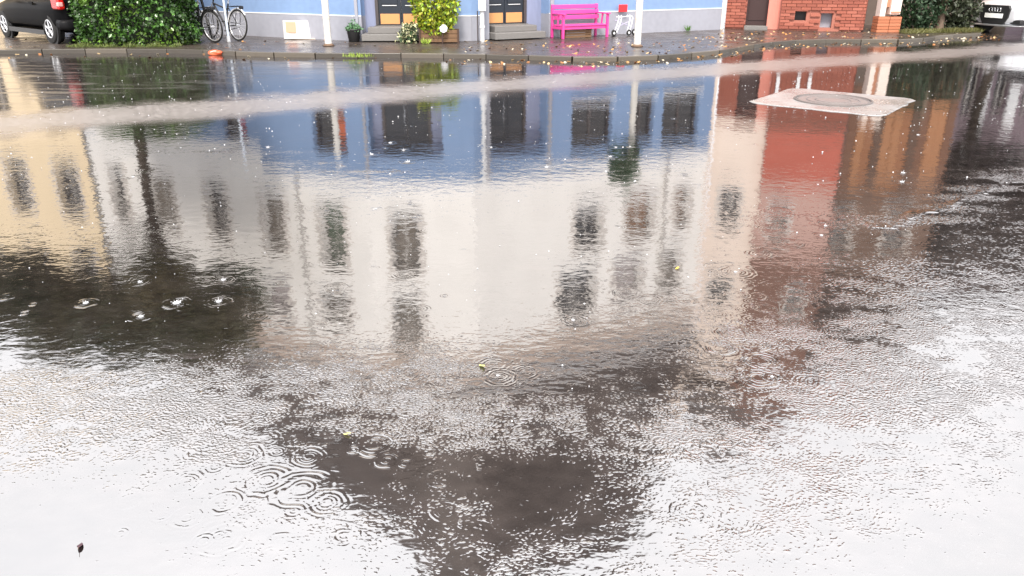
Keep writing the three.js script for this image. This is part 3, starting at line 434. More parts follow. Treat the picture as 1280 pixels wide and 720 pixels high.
{
  const o = thing('brick_pier', 'orange brick gate pier with white rendered cap near the shrubs', 'pier', [9.52, PH, -20.75], 0.05);
  for (let k = 0; k < 5; k++) part('brick', [box(-0.3, -0.006, k * 0.076, k * 0.076 + 0.068, -0.15, 0.15, 0.004), box(0.006, 0.3, k * 0.076, k * 0.076 + 0.068, -0.15, 0.15, 0.004)], k % 2 ? M([0.5, 0.17, 0.08], 0.7, { map: grain }) : M([0.56, 0.2, 0.1], 0.7, { map: grain }), o);
  part('shaft', [box(-0.27, -0.13, 0.38, 2.1, -0.12, 0.12, 0.01), box(0.0, 0.27, 0.42, 2.1, -0.12, 0.1, 0.02)], M([0.76, 0.66, 0.6], 0.7, { map: stucco }), o);
  part('bracket', [box(-0.13, 0.0, 0.6, 1.9, -0.1, 0.02), box(0.02, 0.24, 0.46, 0.5, 0.1, 0.13)], M([0.42, 0.2, 0.12], 0.7), o);
}
{
  const o = thing('leafy_bush', 'bright yellow green bush filling the wooden planter', 'bush', [-1.66, PH + 0.2, -17.75]);
  const r = RNG(70), st = []; for (let k = 0; k < 14; k++) st.push(bar([(r() - 0.5) * 0.5, 0, (r() - 0.5) * 0.15], [(r() - 0.5) * 0.8, 0.5 + r() * 0.4, (r() - 0.5) * 0.3], 0.008, 0.004, 5));
  part('stems', st, mat.wood, o);
  leaves('foliage', o, 2300, 71, leafGeo(0.085, 0.05), leafMat([0.28, 0.36, 0.02], 0.45), (r) => { const a = r() * 6.283, k = Math.pow(r(), 0.4), y = r(), R = 0.33 + 0.2 * Math.sin(y * 2.6) + 0.06 * noise(a * 2, y * 6); return [Math.cos(a) * k * R, 0.0 + y * 1.0, Math.sin(a) * k * R * 0.7, V(0, -0.4, 0), 0.7 + 0.7 * r()]; }, (r, c) => { const k = 0.35 + 0.95 * r(); return c.setRGB(k * (0.7 + 0.6 * r()), k, k); });
  const p = thing('planter', 'brown wooden planter box under the yellow green bush', 'planter', [-1.58, PH, -17.75]);
  for (let k = 0; k < 3; k++) part('plank', box(-0.4, 0.4, 0.02 + k * 0.088, 0.1 + k * 0.088, 0.14, 0.165, 0.004), mat.wood, p);
  for (let k = 0; k < 3; k++) part('plank', box(-0.4, 0.4, 0.02 + k * 0.088, 0.1 + k * 0.088, -0.165, -0.14, 0.004), mat.wood, p);
  for (const s of [-1, 1]) { part('end_board', box(s * 0.4 - 0.012, s * 0.4 + 0.012, 0.02, 0.28, -0.138, 0.138), mat.wood, p); part('corner_post', box(s * 0.415 - 0.02, s * 0.415 + 0.02, 0, 0.3, 0.167, 0.2), M([0.05, 0.025, 0.015], 0.7), p); }
  part('soil', box(-0.38, 0.38, 0.02, 0.24, -0.135, 0.135), mat.soil, p);
  const t = thing('plant_tag', 'white rounded tag on a short dark stake before the planter', 'tag', [-1.5, PH, -17.48]);
  part('stake', box(-0.014, 0.014, 0, 0.3, -0.012, 0.012), M([0.04, 0.018, 0.012], 0.7), t);
  part('plate', new THREE.CylinderGeometry(0.085, 0.09, 0.03, 7).rotateX(Math.PI / 2).translate(0.03, 0.31, 0.02), mat.trim, t);
  const v = thing('variegated_plant', 'trailing cream and green variegated plant at the door step', 'plant', [-2.3, PH, -17.62]);
  part('stems', [0, 1, 2, 3, 4].map((k) => bar([(k - 2) * 0.02, 0, 0], [(k - 2) * 0.11, 0.32 - Math.abs(k - 2) * 0.04, 0.03], 0.006, 0.003, 5)), mat.bark, v);
  leaves('foliage', v, 420, 75, leafGeo(0.07, 0.05), leafMat([0.5, 0.5, 0.32], 0.5), (r) => { const a = r() * 6.283, k = Math.sqrt(r()), y = r(); return [Math.cos(a) * k * (0.26 - y * 0.12) + y * 0.1, 0.02 + y * 0.38, Math.sin(a) * k * 0.16, null, 0.7 + 0.6 * r()]; }, (r, c) => r() < 0.45 ? c.setRGB(0.06, 0.12, 0.06) : c.setRGB(1.1, 1.1, 1));
  const w = thing('flower_pot', 'black flower pot standing against the blue wall', 'flower pot', [-3.5, PH, -17.95]);
  part('pot', new THREE.LatheGeometry([[0, 0], [0.115, 0], [0.15, 0.24], [0.165, 0.24], [0.165, 0.275], [0.14, 0.275], [0.135, 0.25], [0, 0.24]].map((q) => new THREE.Vector2(...q)), 20), mat.black, w);
  const wp = thing('pot_plant', 'small grey green plant growing in the black pot', 'plant', [-3.5, PH + 0.24, -17.95]);
  part('stems', [0, 1, 2].map((k) => bar([0, 0, 0], [(k - 1) * 0.08, 0.14, 0], 0.005, 0.003, 5)), mat.bark, wp);
  leaves('foliage', wp, 300, 77, leafGeo(0.06, 0.03), leafMat([0.1, 0.22, 0.1]), (r) => { const a = r() * 6.283, k = Math.sqrt(r()); return [Math.cos(a) * k * 0.17, 0.0 + r() * 0.2 * (1.2 - k), Math.sin(a) * k * 0.15, V(0, 0.5, 0), 0.7 + 0.6 * r()]; });
}
function tuft(label, x, y, z, n, rad, h, col, seed, group) {
  const o = thing('grass_tuft', label, 'grass tuft', [x, y, z], 0, group);
  const im = leaves('blades', o, n, seed, leafGeo(h, h * 0.12, 0.1), leafMat(col, 0.6), (r) => { const a = r() * 6.283, k = Math.sqrt(r()) * rad; return [Math.cos(a) * k, 0, Math.sin(a) * k * 0.4, V(0, 1.4, 0), 0.5 + 0.8 * r()]; });
  return o;
}
tuft('grass tuft growing from the kerb joint in front of the flower pot', -2.95, 0.02, -15.32, 150, 0.3, 0.09, [0.2, 0.28, 0.04], 81);
tuft('green weed at the foot of the blue wall beside the brick house', 4.55, PH, -20.95, 40, 0.06, 0.16, [0.1, 0.22, 0.05], 82);
tuft('green weed sprouting at the corner of the planter', -1.86, PH, -17.4, 60, 0.08, 0.13, [0.3, 0.42, 0.06], 83);
{
  const o = new THREE.Group(); o.name = 'verge_grass'; tag(o, 'yellow green grass verge along the kerb under the shrubs', 'grass', null, 'stuff');
  leaves('blades', o, 2600, 85, leafGeo(0.11, 0.014, 0.1), leafMat([0.1, 0.1, 0.025], 0.6), (r) => { const t = r(); return [9.75 + t * 2.2, PH, -20.3 - t * 0.55 + (r() - 0.5) * 0.5, V(0, 1.2, 0), 0.5 + 0.8 * r()]; });
  const f = new THREE.Group(); f.name = 'hedge_foot_grass'; tag(f, 'yellow green grass fringe at the foot of the ivy hedge', 'grass', null, 'stuff');
  leaves('blades', f, 1800, 86, leafGeo(0.12, 0.016, 0.1), leafMat([0.1, 0.13, 0.025], 0.6), (r) => { const x = -9.2 + r() * 2.3, n = noise(x * 4, 3); return [x, PH, -16.72 + (r() - 0.5) * (0.25 + 0.3 * n), V(0, 1.2, 0), clamp(0.55 + n, 0.15, 1.2) * (0.5 + 0.8 * r())]; });
}

// ------------------------------------------------------------------ street furniture and small things
for (const [x, z, h, label] of [[-3.85, -16.95, 2.2, 'white round steel post in front of the blue wall near the flower pot'], [2.6, -16.78, 3.2, 'white round steel post with hanging basket near the pink bench']]) {
  const o = thing('street_post', label, 'post', [x, PH, z]);
  part('pole', [new THREE.CylinderGeometry(0.07, 0.074, h, 16).translate(0, h / 2, 0)], M([0.74, 0.72, 0.68], 0.45, { map: grain }), o);
  part('foot_ring', new THREE.LatheGeometry([[0.074, 0.05], [0.1, 0.03], [0.13, 0], [0.074, 0]].map((q) => new THREE.Vector2(...q)), 16), M([0.13, 0.08, 0.05], 0.7), o);
  part('cap', new THREE.SphereGeometry(0.073, 12, 6, 0, 6.3, 0, 1.57).translate(0, h, 0), mat.pipe, o);
  for (const y of [0.55, 1.3]) part('band', new THREE.CylinderGeometry(0.077, 0.077, 0.03, 16).translate(0, y, 0), M([0.55, 0.5, 0.42], 0.5), o);
}
{
  const o = thing('hanging_basket', 'round hanging basket of dark green plants on the white post', 'basket', [2.45, PH, -16.72]);
  part('bowl', new THREE.SphereGeometry(0.2, 16, 8, 0, 6.3, 1.57, 1.57).translate(0, 2.35, 0), mat.bark, o);
  part('hook', [bar([0.15, 2.95, -0.06], [0, 2.95, 0], 0.012), bar([0, 2.95, 0], [0, 2.6, 0], 0.008)], mat.black, o);
  leaves('foliage', o, 900, 88, leafGeo(0.11, 0.07), leafMat([0.03, 0.09, 0.035]), (r) => { const a = r() * 6.283, k = Math.sqrt(r()) * 0.33; return [Math.cos(a) * k, 2.0 + r() * 0.75 - k * 0.3, Math.sin(a) * k, null, 0.8 + 0.6 * r()]; });
}
{
  const o = thing('sign_pole', 'thin pale grey pole standing beside the parked bicycles', 'pole', [-6.28, PH, -17.95]);
  part('pole', new THREE.CylinderGeometry(0.024, 0.026, 2.6, 10).translate(0, 1.3, 0), M([0.55, 0.62, 0.72], 0.4), o);
  part('sleeve', new THREE.CylinderGeometry(0.04, 0.04, 0.12, 10).translate(0, 0.06, 0), mat.pipe, o);
}
{ // pink bench, back to the wall
  const o = thing('bench', 'bright pink slatted wooden bench against the blue wall', 'bench', [1.6, PH, -19.12], 0.491);
  const L = 1.28, pk = mat.pink;
  for (let k = 0; k < 3; k++) part('back_slat', box(-L / 2, L / 2, 0.40 + k * 0.115 - (k === 0 ? 0.0 : 0), 0.49 + k * 0.115, -0.2 - k * 0.028, -0.175 - k * 0.028, 0.006), pk, o);
  for (let k = 0; k < 4; k++) part('seat_slat', box(-L / 2, L / 2, 0.27, 0.295, -0.17 + k * 0.105, -0.08 + k * 0.105, 0.006), pk, o);
  part('apron', box(-L / 2 + 0.06, L / 2 - 0.06, 0.2, 0.268, 0.19, 0.215, 0.004), pk, o);
  for (const s of [-1, 1]) {
    const x = s * (L / 2 - 0.03);
    part('leg', box(x - 0.028, x + 0.028, 0, 0.52, 0.2, 0.252, 0.006), pk, o);
    part('leg', box(x - 0.028, x + 0.028, 0, 0.73, -0.29, -0.235, 0.006), pk, o);
    part('armrest', box(x - 0.04, x + 0.04, 0.52, 0.548, -0.235, 0.3, 0.006), pk, o);
    part('side_rail', box(x - 0.022, x + 0.022, 0.2, 0.266, -0.235, 0.2, 0.004), pk, o);
    part('arm_strut', bar([x, 0.27, -0.02], [x, 0.52, 0.02], 0.022, 0.022, 6), pk, o);
  }
  const c = thing('storage_crate', 'low brown crate standing under the pink bench', 'crate', [1.5, PH, -19.05], 0.491);
  for (let k = 0; k < 3; k++) part('plank', box(-0.36, 0.36, 0.005 + k * 0.06, 0.055 + k * 0.06, 0.1, 0.118, 0.003), mat.wood, c);
  for (const s of [-1, 1]) part('side', box(s * 0.35 - 0.01, s * 0.35 + 0.01, 0.005, 0.18, -0.12, 0.098), mat.wood, c);
  part('lid', box(-0.37, 0.37, 0.182, 0.196, -0.13, 0.12), mat.wood, c);
}
{ // walking frame
  const o = thing('walking_frame', 'folded walking frame with shiny legs and black wheels by the white post', 'walking frame', [2.68, PH, -19.6], 0.49);
  const tubeM = M([0.82, 0.83, 0.85], 0.3, { metalness: 0.35 });
  for (const s of [-1, 1]) for (const d of [0, 0.075]) part('leg', tube([[s * 0.19 - 0.1 + d, 0.06, 0.02], [s * 0.17 + d, 0.3, 0], [s * 0.16 + d + 0.03, 0.42, -0.02], [s * 0.12 + d, 0.46, -0.05]], 0.014, 16, 7), tubeM, o);
  part('cross_brace', [bar([-0.25, 0.36, -0.01], [0.28, 0.18, 0], 0.01), bar([-0.25, 0.18, 0], [0.28, 0.36, -0.01], 0.01)], M([0.4, 0.38, 0.5], 0.4), o);
  part('seat_bar', bar([-0.2, 0.43, -0.03], [0.25, 0.43, -0.03], 0.013), tubeM, o);
  for (const [x, z] of [[-0.3, 0.05], [0.12, 0.07], [0.34, -0.02], [-0.2, -0.1]]) { const w = grp('wheel', o); part('tyre', new THREE.TorusGeometry(0.052, 0.02, 8, 16).translate(x, 0.072, z), mat.tyre, w); part('hub', new THREE.CylinderGeometry(0.03, 0.03, 0.025, 10).rotateX(Math.PI / 2).translate(x, 0.072, z), mat.pipe, w); }
}
{
  const o = thing('white_panel', 'white box like panel with an orange patch leaning against the wall', 'panel', [-4.88, PH, -18.6], 0.42); o.rotation.x = -0.09;
  part('board', [box(-0.33, 0.33, 0.0, 0.4, -0.12, 0.0, 0.012), box(-0.33, 0.30, 0.39, 0.405, -0.135, -0.01)], M([0.78, 0.76, 0.74], 0.5, { map: stucco }), o);
  part('patch', box(-0.29, -0.06, 0.14, 0.375, 0.001, 0.006), M([0.72, 0.34, 0.22], 0.6), o); part('patch_edge', box(-0.23, -0.07, 0.128, 0.138, 0.001, 0.007), M([0.25, 0.1, 0.06], 0.6), o);
  part('foot_strip', box(-0.2, 0.5, 0.0, 0.02, 0.02, 0.1, 0.006), M([0.6, 0.5, 0.42], 0.6), o);
}
{
  const o = thing('litter_bag', 'crumpled orange plastic bag lying in the gutter by the bicycles', 'litter', [-5.85, 0, -15.92]); o.scale.setScalar(0.8);
  const g = new THREE.SphereGeometry(0.12, 18, 10); const p = g.attributes.position; for (let i = 0; i < p.count; i++) { const x = p.getX(i), y = p.getY(i), z = p.getZ(i), k = 1 + 0.5 * noise(x * 14 + 3, z * 14 + y * 9); p.setXYZ(i, x * 1.5 * k, Math.max(0, y * 0.55 * k + 0.05), z * 0.8 * k); } g.computeVertexNormals();
  part('bag', g, M([0.55, 0.09, 0.03], 0.4), o); part('rim', tube([[-0.14, 0.07, 0.03], [-0.03, 0.1, 0.06], [0.07, 0.09, 0.06], [0.15, 0.05, 0.02]], 0.008, 14, 5), mat.trim, o);
}
{ // concrete slab with round iron cover
  const o = thing('manhole', 'diamond shaped concrete slab with round iron manhole cover in the road', 'manhole', [4.16, -0.031, -10.2], Math.PI / 4 + 0.12); o.scale.set(1.08, 1, 1.08);
  const s = new THREE.Shape(), cs = [[-0.72, -0.72], [0.72, -0.72], [0.72, 0.72], [-0.72, 0.72]], mr = RNG(17); let first = true; for (let e = 0; e < 4; e++) for (let k = 0; k < 14; k++) { const [ax, ay] = cs[e], [bx, by] = cs[(e + 1) % 4], t = k / 14, j = (k === 0 ? -0.05 : 0) + 0.045 * noise(e * 9 + t * 7, 3) + (mr() - 0.5) * 0.012, x = (ax + (bx - ax) * t) * (1 + j), y = (ay + (by - ay) * t) * (1 + j); first ? s.moveTo(x, y) : s.lineTo(x, y); first = false; } s.closePath(); const h = new THREE.Path(); h.absarc(0, 0, 0.44, 0, 6.2832, true); s.holes.push(h);
  part('slab', new THREE.ExtrudeGeometry(s, { depth: 0.03, bevelEnabled: true, bevelSize: 0.05, bevelThickness: 0.008, bevelSegments: 2, curveSegments: 40 }).rotateX(-Math.PI / 2).translate(0, 0.004, 0), M([0.26, 0.25, 0.245], 1, { map: grain, roughnessMap: damp, bumpMap: bumpy, bumpScale: 0.008, ior: 3 }), o);
  part('cover', new THREE.CylinderGeometry(0.41, 0.41, 0.03, 40).translate(0, 0.028, 0), M([0.16, 0.14, 0.135], 0.36, { map: grain, bumpMap: bumpy, bumpScale: 0.01, ior: 3 }), o);
  for (const R of [0.4, 0.3, 0.2]) part('ring', new THREE.TorusGeometry(R, 0.008, 6, 44).rotateX(Math.PI / 2).translate(0, 0.044, 0), M([0.14, 0.12, 0.115], 0.5), o);
  part('frame', new THREE.TorusGeometry(0.435, 0.014, 6, 48).rotateX(Math.PI / 2).translate(0, 0.046, 0), M([0.1, 0.085, 0.08], 0.5), o);
}
function bicycle(label, x, z, turn, lean, fender) {
  const o = thing('bicycle', label, 'bicycle', [x, PH, z], turn, 'bicycles parked by the wall'); o.rotation.order = 'YXZ'; o.rotation.x = lean;
  const R = 0.335, wb = 1.05, fm = M([0.02, 0.02, 0.022], 0.35), al = M([0.7, 0.7, 0.72], 0.3, { metalness: 0.6 });
  for (const cx of [0, wb]) {
    const w = grp('wheel', o);
    part('tyre', new THREE.TorusGeometry(R - 0.018, 0.019, 8, 40).translate(cx, R, 0), mat.tyre, w);
    part('rim', new THREE.TorusGeometry(R - 0.043, 0.010, 6, 40).translate(cx, R, 0), al, w);
    const sp = []; for (let k = 0; k < 18; k++) { const a = k / 18 * 6.283; sp.push(bar([cx, R, 0.02 * (k % 2 ? 1 : -1)], [cx + Math.cos(a) * (R - 0.045), R + Math.sin(a) * (R - 0.045), 0], 0.0025, 0.0025, 4)); }
    part('spokes', sp, al, w); part('hub', new THREE.CylinderGeometry(0.022, 0.022, 0.09, 10).rotateX(Math.PI / 2).translate(cx, R, 0), al, w);
    const fp = []; for (let k = 0; k <= 10; k++) { const a = (cx ? 0.35 : 0.15) + k / 10 * 2.3; fp.push([cx + Math.cos(a) * (R + 0.018), R + Math.sin(a) * (R + 0.018), 0]); }
    part('mudguard', tube(fp, 0.017, 24, 5), fender, o);
  }
  const bb = [0.45, 0.3, 0], seat = [0.32, 0.78, 0], head = [0.88, 0.78, 0], rear = [0, R, 0], front = [wb, R, 0];
  part('frame', [bar(bb, seat, 0.018), bar(bb, head, 0.02), bar([0.36, 0.66, 0], head, 0.018), bar(rear, bb, 0.012), bar(rear, [0.34, 0.72, 0], 0.01), bar(head, [0.85, 0.92, 0], 0.017)], fm, o);
  part('fork', [bar([0.88, 0.76, 0.03], [wb, R, 0.045], 0.012), bar([0.88, 0.76, -0.03], [wb, R, -0.045], 0.012)], al, o);
  part('handlebar', tube([[0.7, 0.98, -0.29], [0.84, 1.0, -0.2], [0.9, 0.97, 0], [0.84, 1.0, 0.2], [0.7, 0.98, 0.29]], 0.013, 20, 7), al, o);
  part('seat_post', bar(seat, [0.3, 0.9, 0], 0.014), al, o);
  const sd = new THREE.Shape(); sd.moveTo(-0.12, -0.08); sd.quadraticCurveTo(-0.15, 0, -0.12, 0.08); sd.quadraticCurveTo(0.02, 0.05, 0.15, 0.015); sd.quadraticCurveTo(0.17, 0, 0.15, -0.015); sd.quadraticCurveTo(0.02, -0.05, -0.12, -0.08);
  part('saddle', new THREE.ExtrudeGeometry(sd, { depth: 0.03, bevelEnabled: true, bevelSize: 0.012, bevelThickness: 0.012, bevelSegments: 2 }).rotateX(-Math.PI / 2).translate(0.29, 0.9, 0), mat.black, o);
  part('rack', [bar([-0.12, 0.74, 0.05], [0.3, 0.72, 0.05], 0.008), bar([-0.12, 0.74, -0.05], [0.3, 0.72, -0.05], 0.008), bar([-0.12, 0.74, -0.05], [-0.12, 0.74, 0.05], 0.008), bar([0, R, 0.06], [-0.04, 0.74, 0.05], 0.007), bar([0, R, -0.06], [-0.04, 0.74, -0.05], 0.007)], mat.black, o);
  part('rear_light', box(-0.16, -0.12, 0.68, 0.74, -0.05, 0.05, 0.008), mat.black, o);
  part('chain_guard', [new THREE.CylinderGeometry(0.09, 0.09, 0.012, 20).rotateX(Math.PI / 2).translate(0.45, 0.3, 0.05), bar([0.45, 0.385, 0.05], [0, R + 0.04, 0.05], 0.008), bar([0.45, 0.215, 0.05], [0, R - 0.04, 0.05], 0.008)], mat.black, o);
  for (const s of [-1, 1]) { const c = grp('crank', o); part('arm', bar([0.45, 0.3, s * 0.06], [0.45 + s * 0.13, 0.3 - s * 0.1, s * 0.07], 0.011), al, c); part('pedal', box(0.45 + s * 0.13 - 0.04, 0.45 + s * 0.13 + 0.04, 0.285 - s * 0.1, 0.31 - s * 0.1, s * 0.12 - 0.045, s * 0.12 + 0.045), mat.black, c); }
  return o;
}
bicycle('dark bicycle with white mudguards beside the thin pole', -6.12, -18.12, Math.PI * 0.8, 0.1, mat.trim);
bicycle('dark bicycle with black mudguards half hidden by the ivy', -6.5, -17.72, Math.PI * 0.82, -0.08, mat.black);
{
  const o = thing('bike_stand', 'black metal rack frame behind the ivy beside the bicycles', 'rack', [-7.0, PH, -18.5], 0.3);
  part('upright', bar([0.15, 0, 0], [-0.02, 1.2, 0], 0.03), mat.black, o); part('upright', bar([0.5, 0, 0.1], [0.5, 1.2, 0.1], 0.03), mat.black, o);
  part('cross_bar', bar([-0.05, 0.93, 0], [0.9, 0.93, 0.15], 0.03), mat.black, o);
}

// ------------------------------------------------------------------ cars: local x forward, z to the car's right
function loft(st, n = 28, e = 4) {   // stations [x, half width, bottom, top]
  const p = [], ix = [];
  for (const [x, w, y0, y1] of st) for (let k = 0; k < n; k++) { const a = k / n * 6.2832, c = Math.cos(a), s = Math.sin(a), q = Math.pow(Math.pow(Math.abs(c), e) + Math.pow(Math.abs(s), e), -1 / e); p.push(x, (y0 + y1) / 2 + s * q * (y1 - y0) / 2, c * q * w); }
  for (let j = 0; j + 1 < st.length; j++) for (let k = 0; k < n; k++) { const a = j * n + k, b = j * n + (k + 1) % n; ix.push(a, a + n, b, b, a + n, b + n); }
  for (const j of [0, st.length - 1]) { const c = p.length / 3, s = st[j]; p.push(s[0], (s[2] + s[3]) / 2, 0); for (let k = 0; k < n; k++) j ? ix.push(c, j * n + (k + 1) % n, j * n + k) : ix.push(c, k, (k + 1) % n); }
  const g = new THREE.BufferGeometry(); g.setAttribute('position', new THREE.Float32BufferAttribute(p, 3)); g.setIndex(ix); g.computeVertexNormals(); return g;
}
function wheelOf(o, x, z, R, rimM) {
  const w = grp('wheel', o), s = Math.sign(z);
  part('arch', new THREE.CylinderGeometry(R + 0.06, R + 0.06, 0.05, 32).rotateX(Math.PI / 2).translate(x, R, z - s * 0.015), mat.black, w);
  part('tyre', new THREE.LatheGeometry([[R * 0.62, -0.1], [R * 0.94, -0.1], [R, -0.07], [R, 0.07], [R * 0.94, 0.1], [R * 0.62, 0.1], [R * 0.62, -0.1]].map((q) => new THREE.Vector2(...q)), 36).rotateX(Math.PI / 2).translate(x, R, z - s * 0.06), mat.tyre, w);
  const rim = [new THREE.TorusGeometry(R * 0.6, 0.018, 8, 32).translate(x, R, z + s * 0.03), new THREE.CylinderGeometry(0.05, 0.05, 0.03, 14).rotateX(Math.PI / 2).translate(x, R, z + s * 0.025)];
  for (let k = 0; k < 5; k++) { const a = k / 5 * 6.283 + 0.3; rim.push(bar([x, R, z + s * 0.025], [x + Math.cos(a) * R * 0.58, R + Math.sin(a) * R * 0.58, z + s * 0.025], 0.028, 0.022, 6)); }
  part('rim', rim, rimM, w);
}
{ // black hatchback seen from behind
  const o = thing('parked_car', 'black hatchback with red tail light beside the ivy hedge', 'car', [-10.4, PH, -18.95], 0);
  o.rotation.y = Math.atan2(1.6, -1.95);
  const paint = M([0.004, 0.004, 0.0045], 0.3, { specularIntensity: 0.05 });
  part('body', loft([[-1.92, 0.66, 0.32, 0.8], [-1.86, 0.76, 0.26, 0.92], [-1.6, 0.83, 0.2, 0.97], [-1, 0.85, 0.19, 0.98], [0.2, 0.85, 0.19, 0.96], [1.0, 0.84, 0.19, 0.92], [1.55, 0.8, 0.2, 0.82], [1.85, 0.68, 0.24, 0.7], [1.92, 0.5, 0.3, 0.6]], 28, 4.5), paint, o);
  part('glasshouse', loft([[-1.78, 0.66, 0.86, 1.0], [-1.5, 0.7, 0.86, 1.4], [-1.2, 0.7, 0.86, 1.5], [0.0, 0.7, 0.86, 1.5], [0.45, 0.69, 0.86, 1.36], [1.1, 0.66, 0.84, 0.95]], 28, 3.2), mat.glass, o);
  part('roof', loft([[-1.62, 0.6, 1.38, 1.46], [-1.2, 0.66, 1.44, 1.53], [0, 0.66, 1.44, 1.53], [0.35, 0.6, 1.36, 1.44]], 20, 3), paint, o);
  part('rear_bumper', loft([[-1.97, 0.7, 0.3, 0.52], [-1.85, 0.82, 0.26, 0.54], [-1.72, 0.86, 0.26, 0.54]], 20, 5), M([0.006, 0.006, 0.007], 0.5, { specularIntensity: 0.3 }), o);
  for (const s of [-1, 1]) {
    part('tail_light', [box(-1.94, -1.6, 0.7, 0.98, s * 0.765 - 0.075, s * 0.765 + 0.09, 0.05)], M([0.6, 0.008, 0.008], 0.2, { clearcoat: 1 }), o);
    part('reverse_light', box(-1.952, -1.72, 0.76, 0.86, s * 0.79 - 0.05, s * 0.79 + 0.075, 0.03), M([0.75, 0.35, 0.33], 0.25), o);
    part('door_handle', box(-0.75, -0.57, 0.8, 0.825, s * 0.85, s * 0.875, 0.008), paint, o);
    part('mirror', box(0.55, 0.68, 0.92, 1.04, s * 0.95 - 0.09, s * 0.95 + 0.09, 0.04), paint, o);
    part('sill_trim', box(-1.0, 0.9, 0.2, 0.24, s * 0.8, s * 0.86, 0.01), M([0.03, 0.03, 0.03], 0.4), o);
    for (const x of [-1.26, 1.24]) wheelOf(o, x, s * 0.8, 0.3, mat.silver);
  }
  part('number_plate', box(-1.99, -1.975, 0.58, 0.68, -0.26, 0.26), M([0.7, 0.7, 0.68], 0.5), o);
}
{ // silver car facing the street
  const o = thing('parked_car', 'silver car with black grille and white number plate beyond the verge', 'car', [14.55, 0, -21.95], 0);
  o.rotation.y = Math.PI + 0.36;
  const paint = M([0.62, 0.63, 0.66], 0.25, { metalness: 0.25, clearcoat: 0.8, clearcoatRoughness: 0.1 });
  part('body', loft([[-2.2, 0.7, 0.4, 0.9], [-2.05, 0.84, 0.28, 1.0], [-1.4, 0.9, 0.2, 1.02], [0.2, 0.91, 0.2, 0.98], [1.1, 0.9, 0.2, 0.95], [1.7, 0.87, 0.2, 0.88], [2.05, 0.78, 0.22, 0.8], [2.18, 0.64, 0.25, 0.72], [2.22, 0.5, 0.3, 0.62]], 28, 4.5), paint, o);
  part('glasshouse', loft([[-1.9, 0.68, 0.9, 1.05], [-1.3, 0.73, 0.9, 1.42], [-0.6, 0.74, 0.9, 1.5], [0.1, 0.73, 0.9, 1.48], [0.5, 0.72, 0.9, 1.34], [1.15, 0.68, 0.88, 0.98]], 28, 3.2), mat.glass, o);
  part('roof', loft([[-1.4, 0.62, 1.36, 1.42], [-0.6, 0.68, 1.44, 1.53], [0.1, 0.67, 1.42, 1.51], [0.4, 0.6, 1.34, 1.4]], 20, 3), paint, o);
  const gs = new THREE.Shape(); for (const [i, [a, b]] of [[-0.3, 0.26], [-0.4, 0.42], [-0.42, 0.62], [-0.36, 0.7], [0.36, 0.7], [0.42, 0.62], [0.4, 0.42], [0.3, 0.26]].entries()) i ? gs.lineTo(a, b) : gs.moveTo(a, b);
  part('grille', new THREE.ExtrudeGeometry(gs, { depth: 0.05, bevelEnabled: true, bevelSize: 0.012, bevelThickness: 0.012, bevelSegments: 1 }).rotateY(Math.PI / 2).translate(2.185, 0, 0), mat.black, o);
  part('emblem', [-0.12, -0.04, 0.04, 0.12].map((z) => new THREE.TorusGeometry(0.05, 0.01, 6, 18).rotateY(Math.PI / 2).translate(2.255, 0.6, z)), mat.chrome, o);
  part('number_plate', box(2.25, 2.262, 0.4, 0.51, -0.26, 0.26, 0.004), M([0.8, 0.8, 0.78], 0.5), o);
  part('bumper_lip', loft([[1.95, 0.84, 0.2, 0.25], [2.15, 0.74, 0.2, 0.25], [2.24, 0.55, 0.2, 0.25]], 16, 3), mat.silver, o);
  for (const s of [-1, 1]) {
    part('air_intake', box(2.0, 2.2, 0.27, 0.38, s * 0.58 - 0.17, s * 0.58 + 0.17, 0.03), mat.black, o);
    part('headlight', loft([[1.72, 0.08, 0.64, 0.76], [2.0, 0.1, 0.6, 0.74], [2.12, 0.06, 0.6, 0.7]].map((q) => q), 14, 2.5).translate(0, 0, s * 0.66), M([0.5, 0.5, 0.52], 0.12, { clearcoat: 1 }), o);
    part('mirror', box(0.75, 0.9, 0.95, 1.08, s * 1.0 - 0.1, s * 1.0 + 0.1, 0.04), paint, o);
    for (const x of [-1.35, 1.5]) wheelOf(o, x, s * 0.86, 0.33, mat.silver);
  }
}

// ------------------------------------------------------------------ leaves, splashes
const oval = (() => { const s = new THREE.Shape(); s.moveTo(0, -0.5); s.bezierCurveTo(0.34, -0.3, 0.34, 0.25, 0, 0.55); s.bezierCurveTo(-0.34, 0.25, -0.34, -0.3, 0, -0.5); const g = new THREE.ExtrudeGeometry(s, { depth: 0.012, bevelEnabled: false, curveSegments: 5 }).rotateX(-Math.PI / 2); const p = g.attributes.position; for (let i = 0; i < p.count; i++) p.setY(i, p.getY(i) + 0.25 * p.getX(i) ** 2 + 0.12 * Math.sin(p.getZ(i) * 4)); g.computeVertexNormals(); return g; })();
for (const [x, z, sz, turn, col, label] of [[-0.13, -2.97, 0.04, 0.6, [0.42, 0.43, 0.14], 'yellow green crumpled leaf floating among ripples in the middle of the puddle'], [-0.61, -2.44, 0.03, 1.4, [0.45, 0.42, 0.16], 'small pale yellow leaf lying beside the cluster of rain rings'], [0.95, -4.15, 0.03, 2.2, [0.6, 0.42, 0.05], 'tiny golden leaf floating on the reddish reflection'], [-1.29, -1.84, 0.03, 0.2, [0.05, 0.02, 0.03], 'tiny dark leaf on the bright reflection near the rain rings']]) {
  const o = thing('fallen_leaf', label, 'leaf', [x, 0.006, z], turn, 'leaves lying on the road');
  part('blade', oval.clone().scale(sz, sz, sz), leafMat(col, 0.45), o); part('stalk', bar([0, 0.004, sz * 0.45], [sz * 0.1, 0.008, sz * 0.9], sz * 0.03, sz * 0.02, 5), mat.wood, o);
}
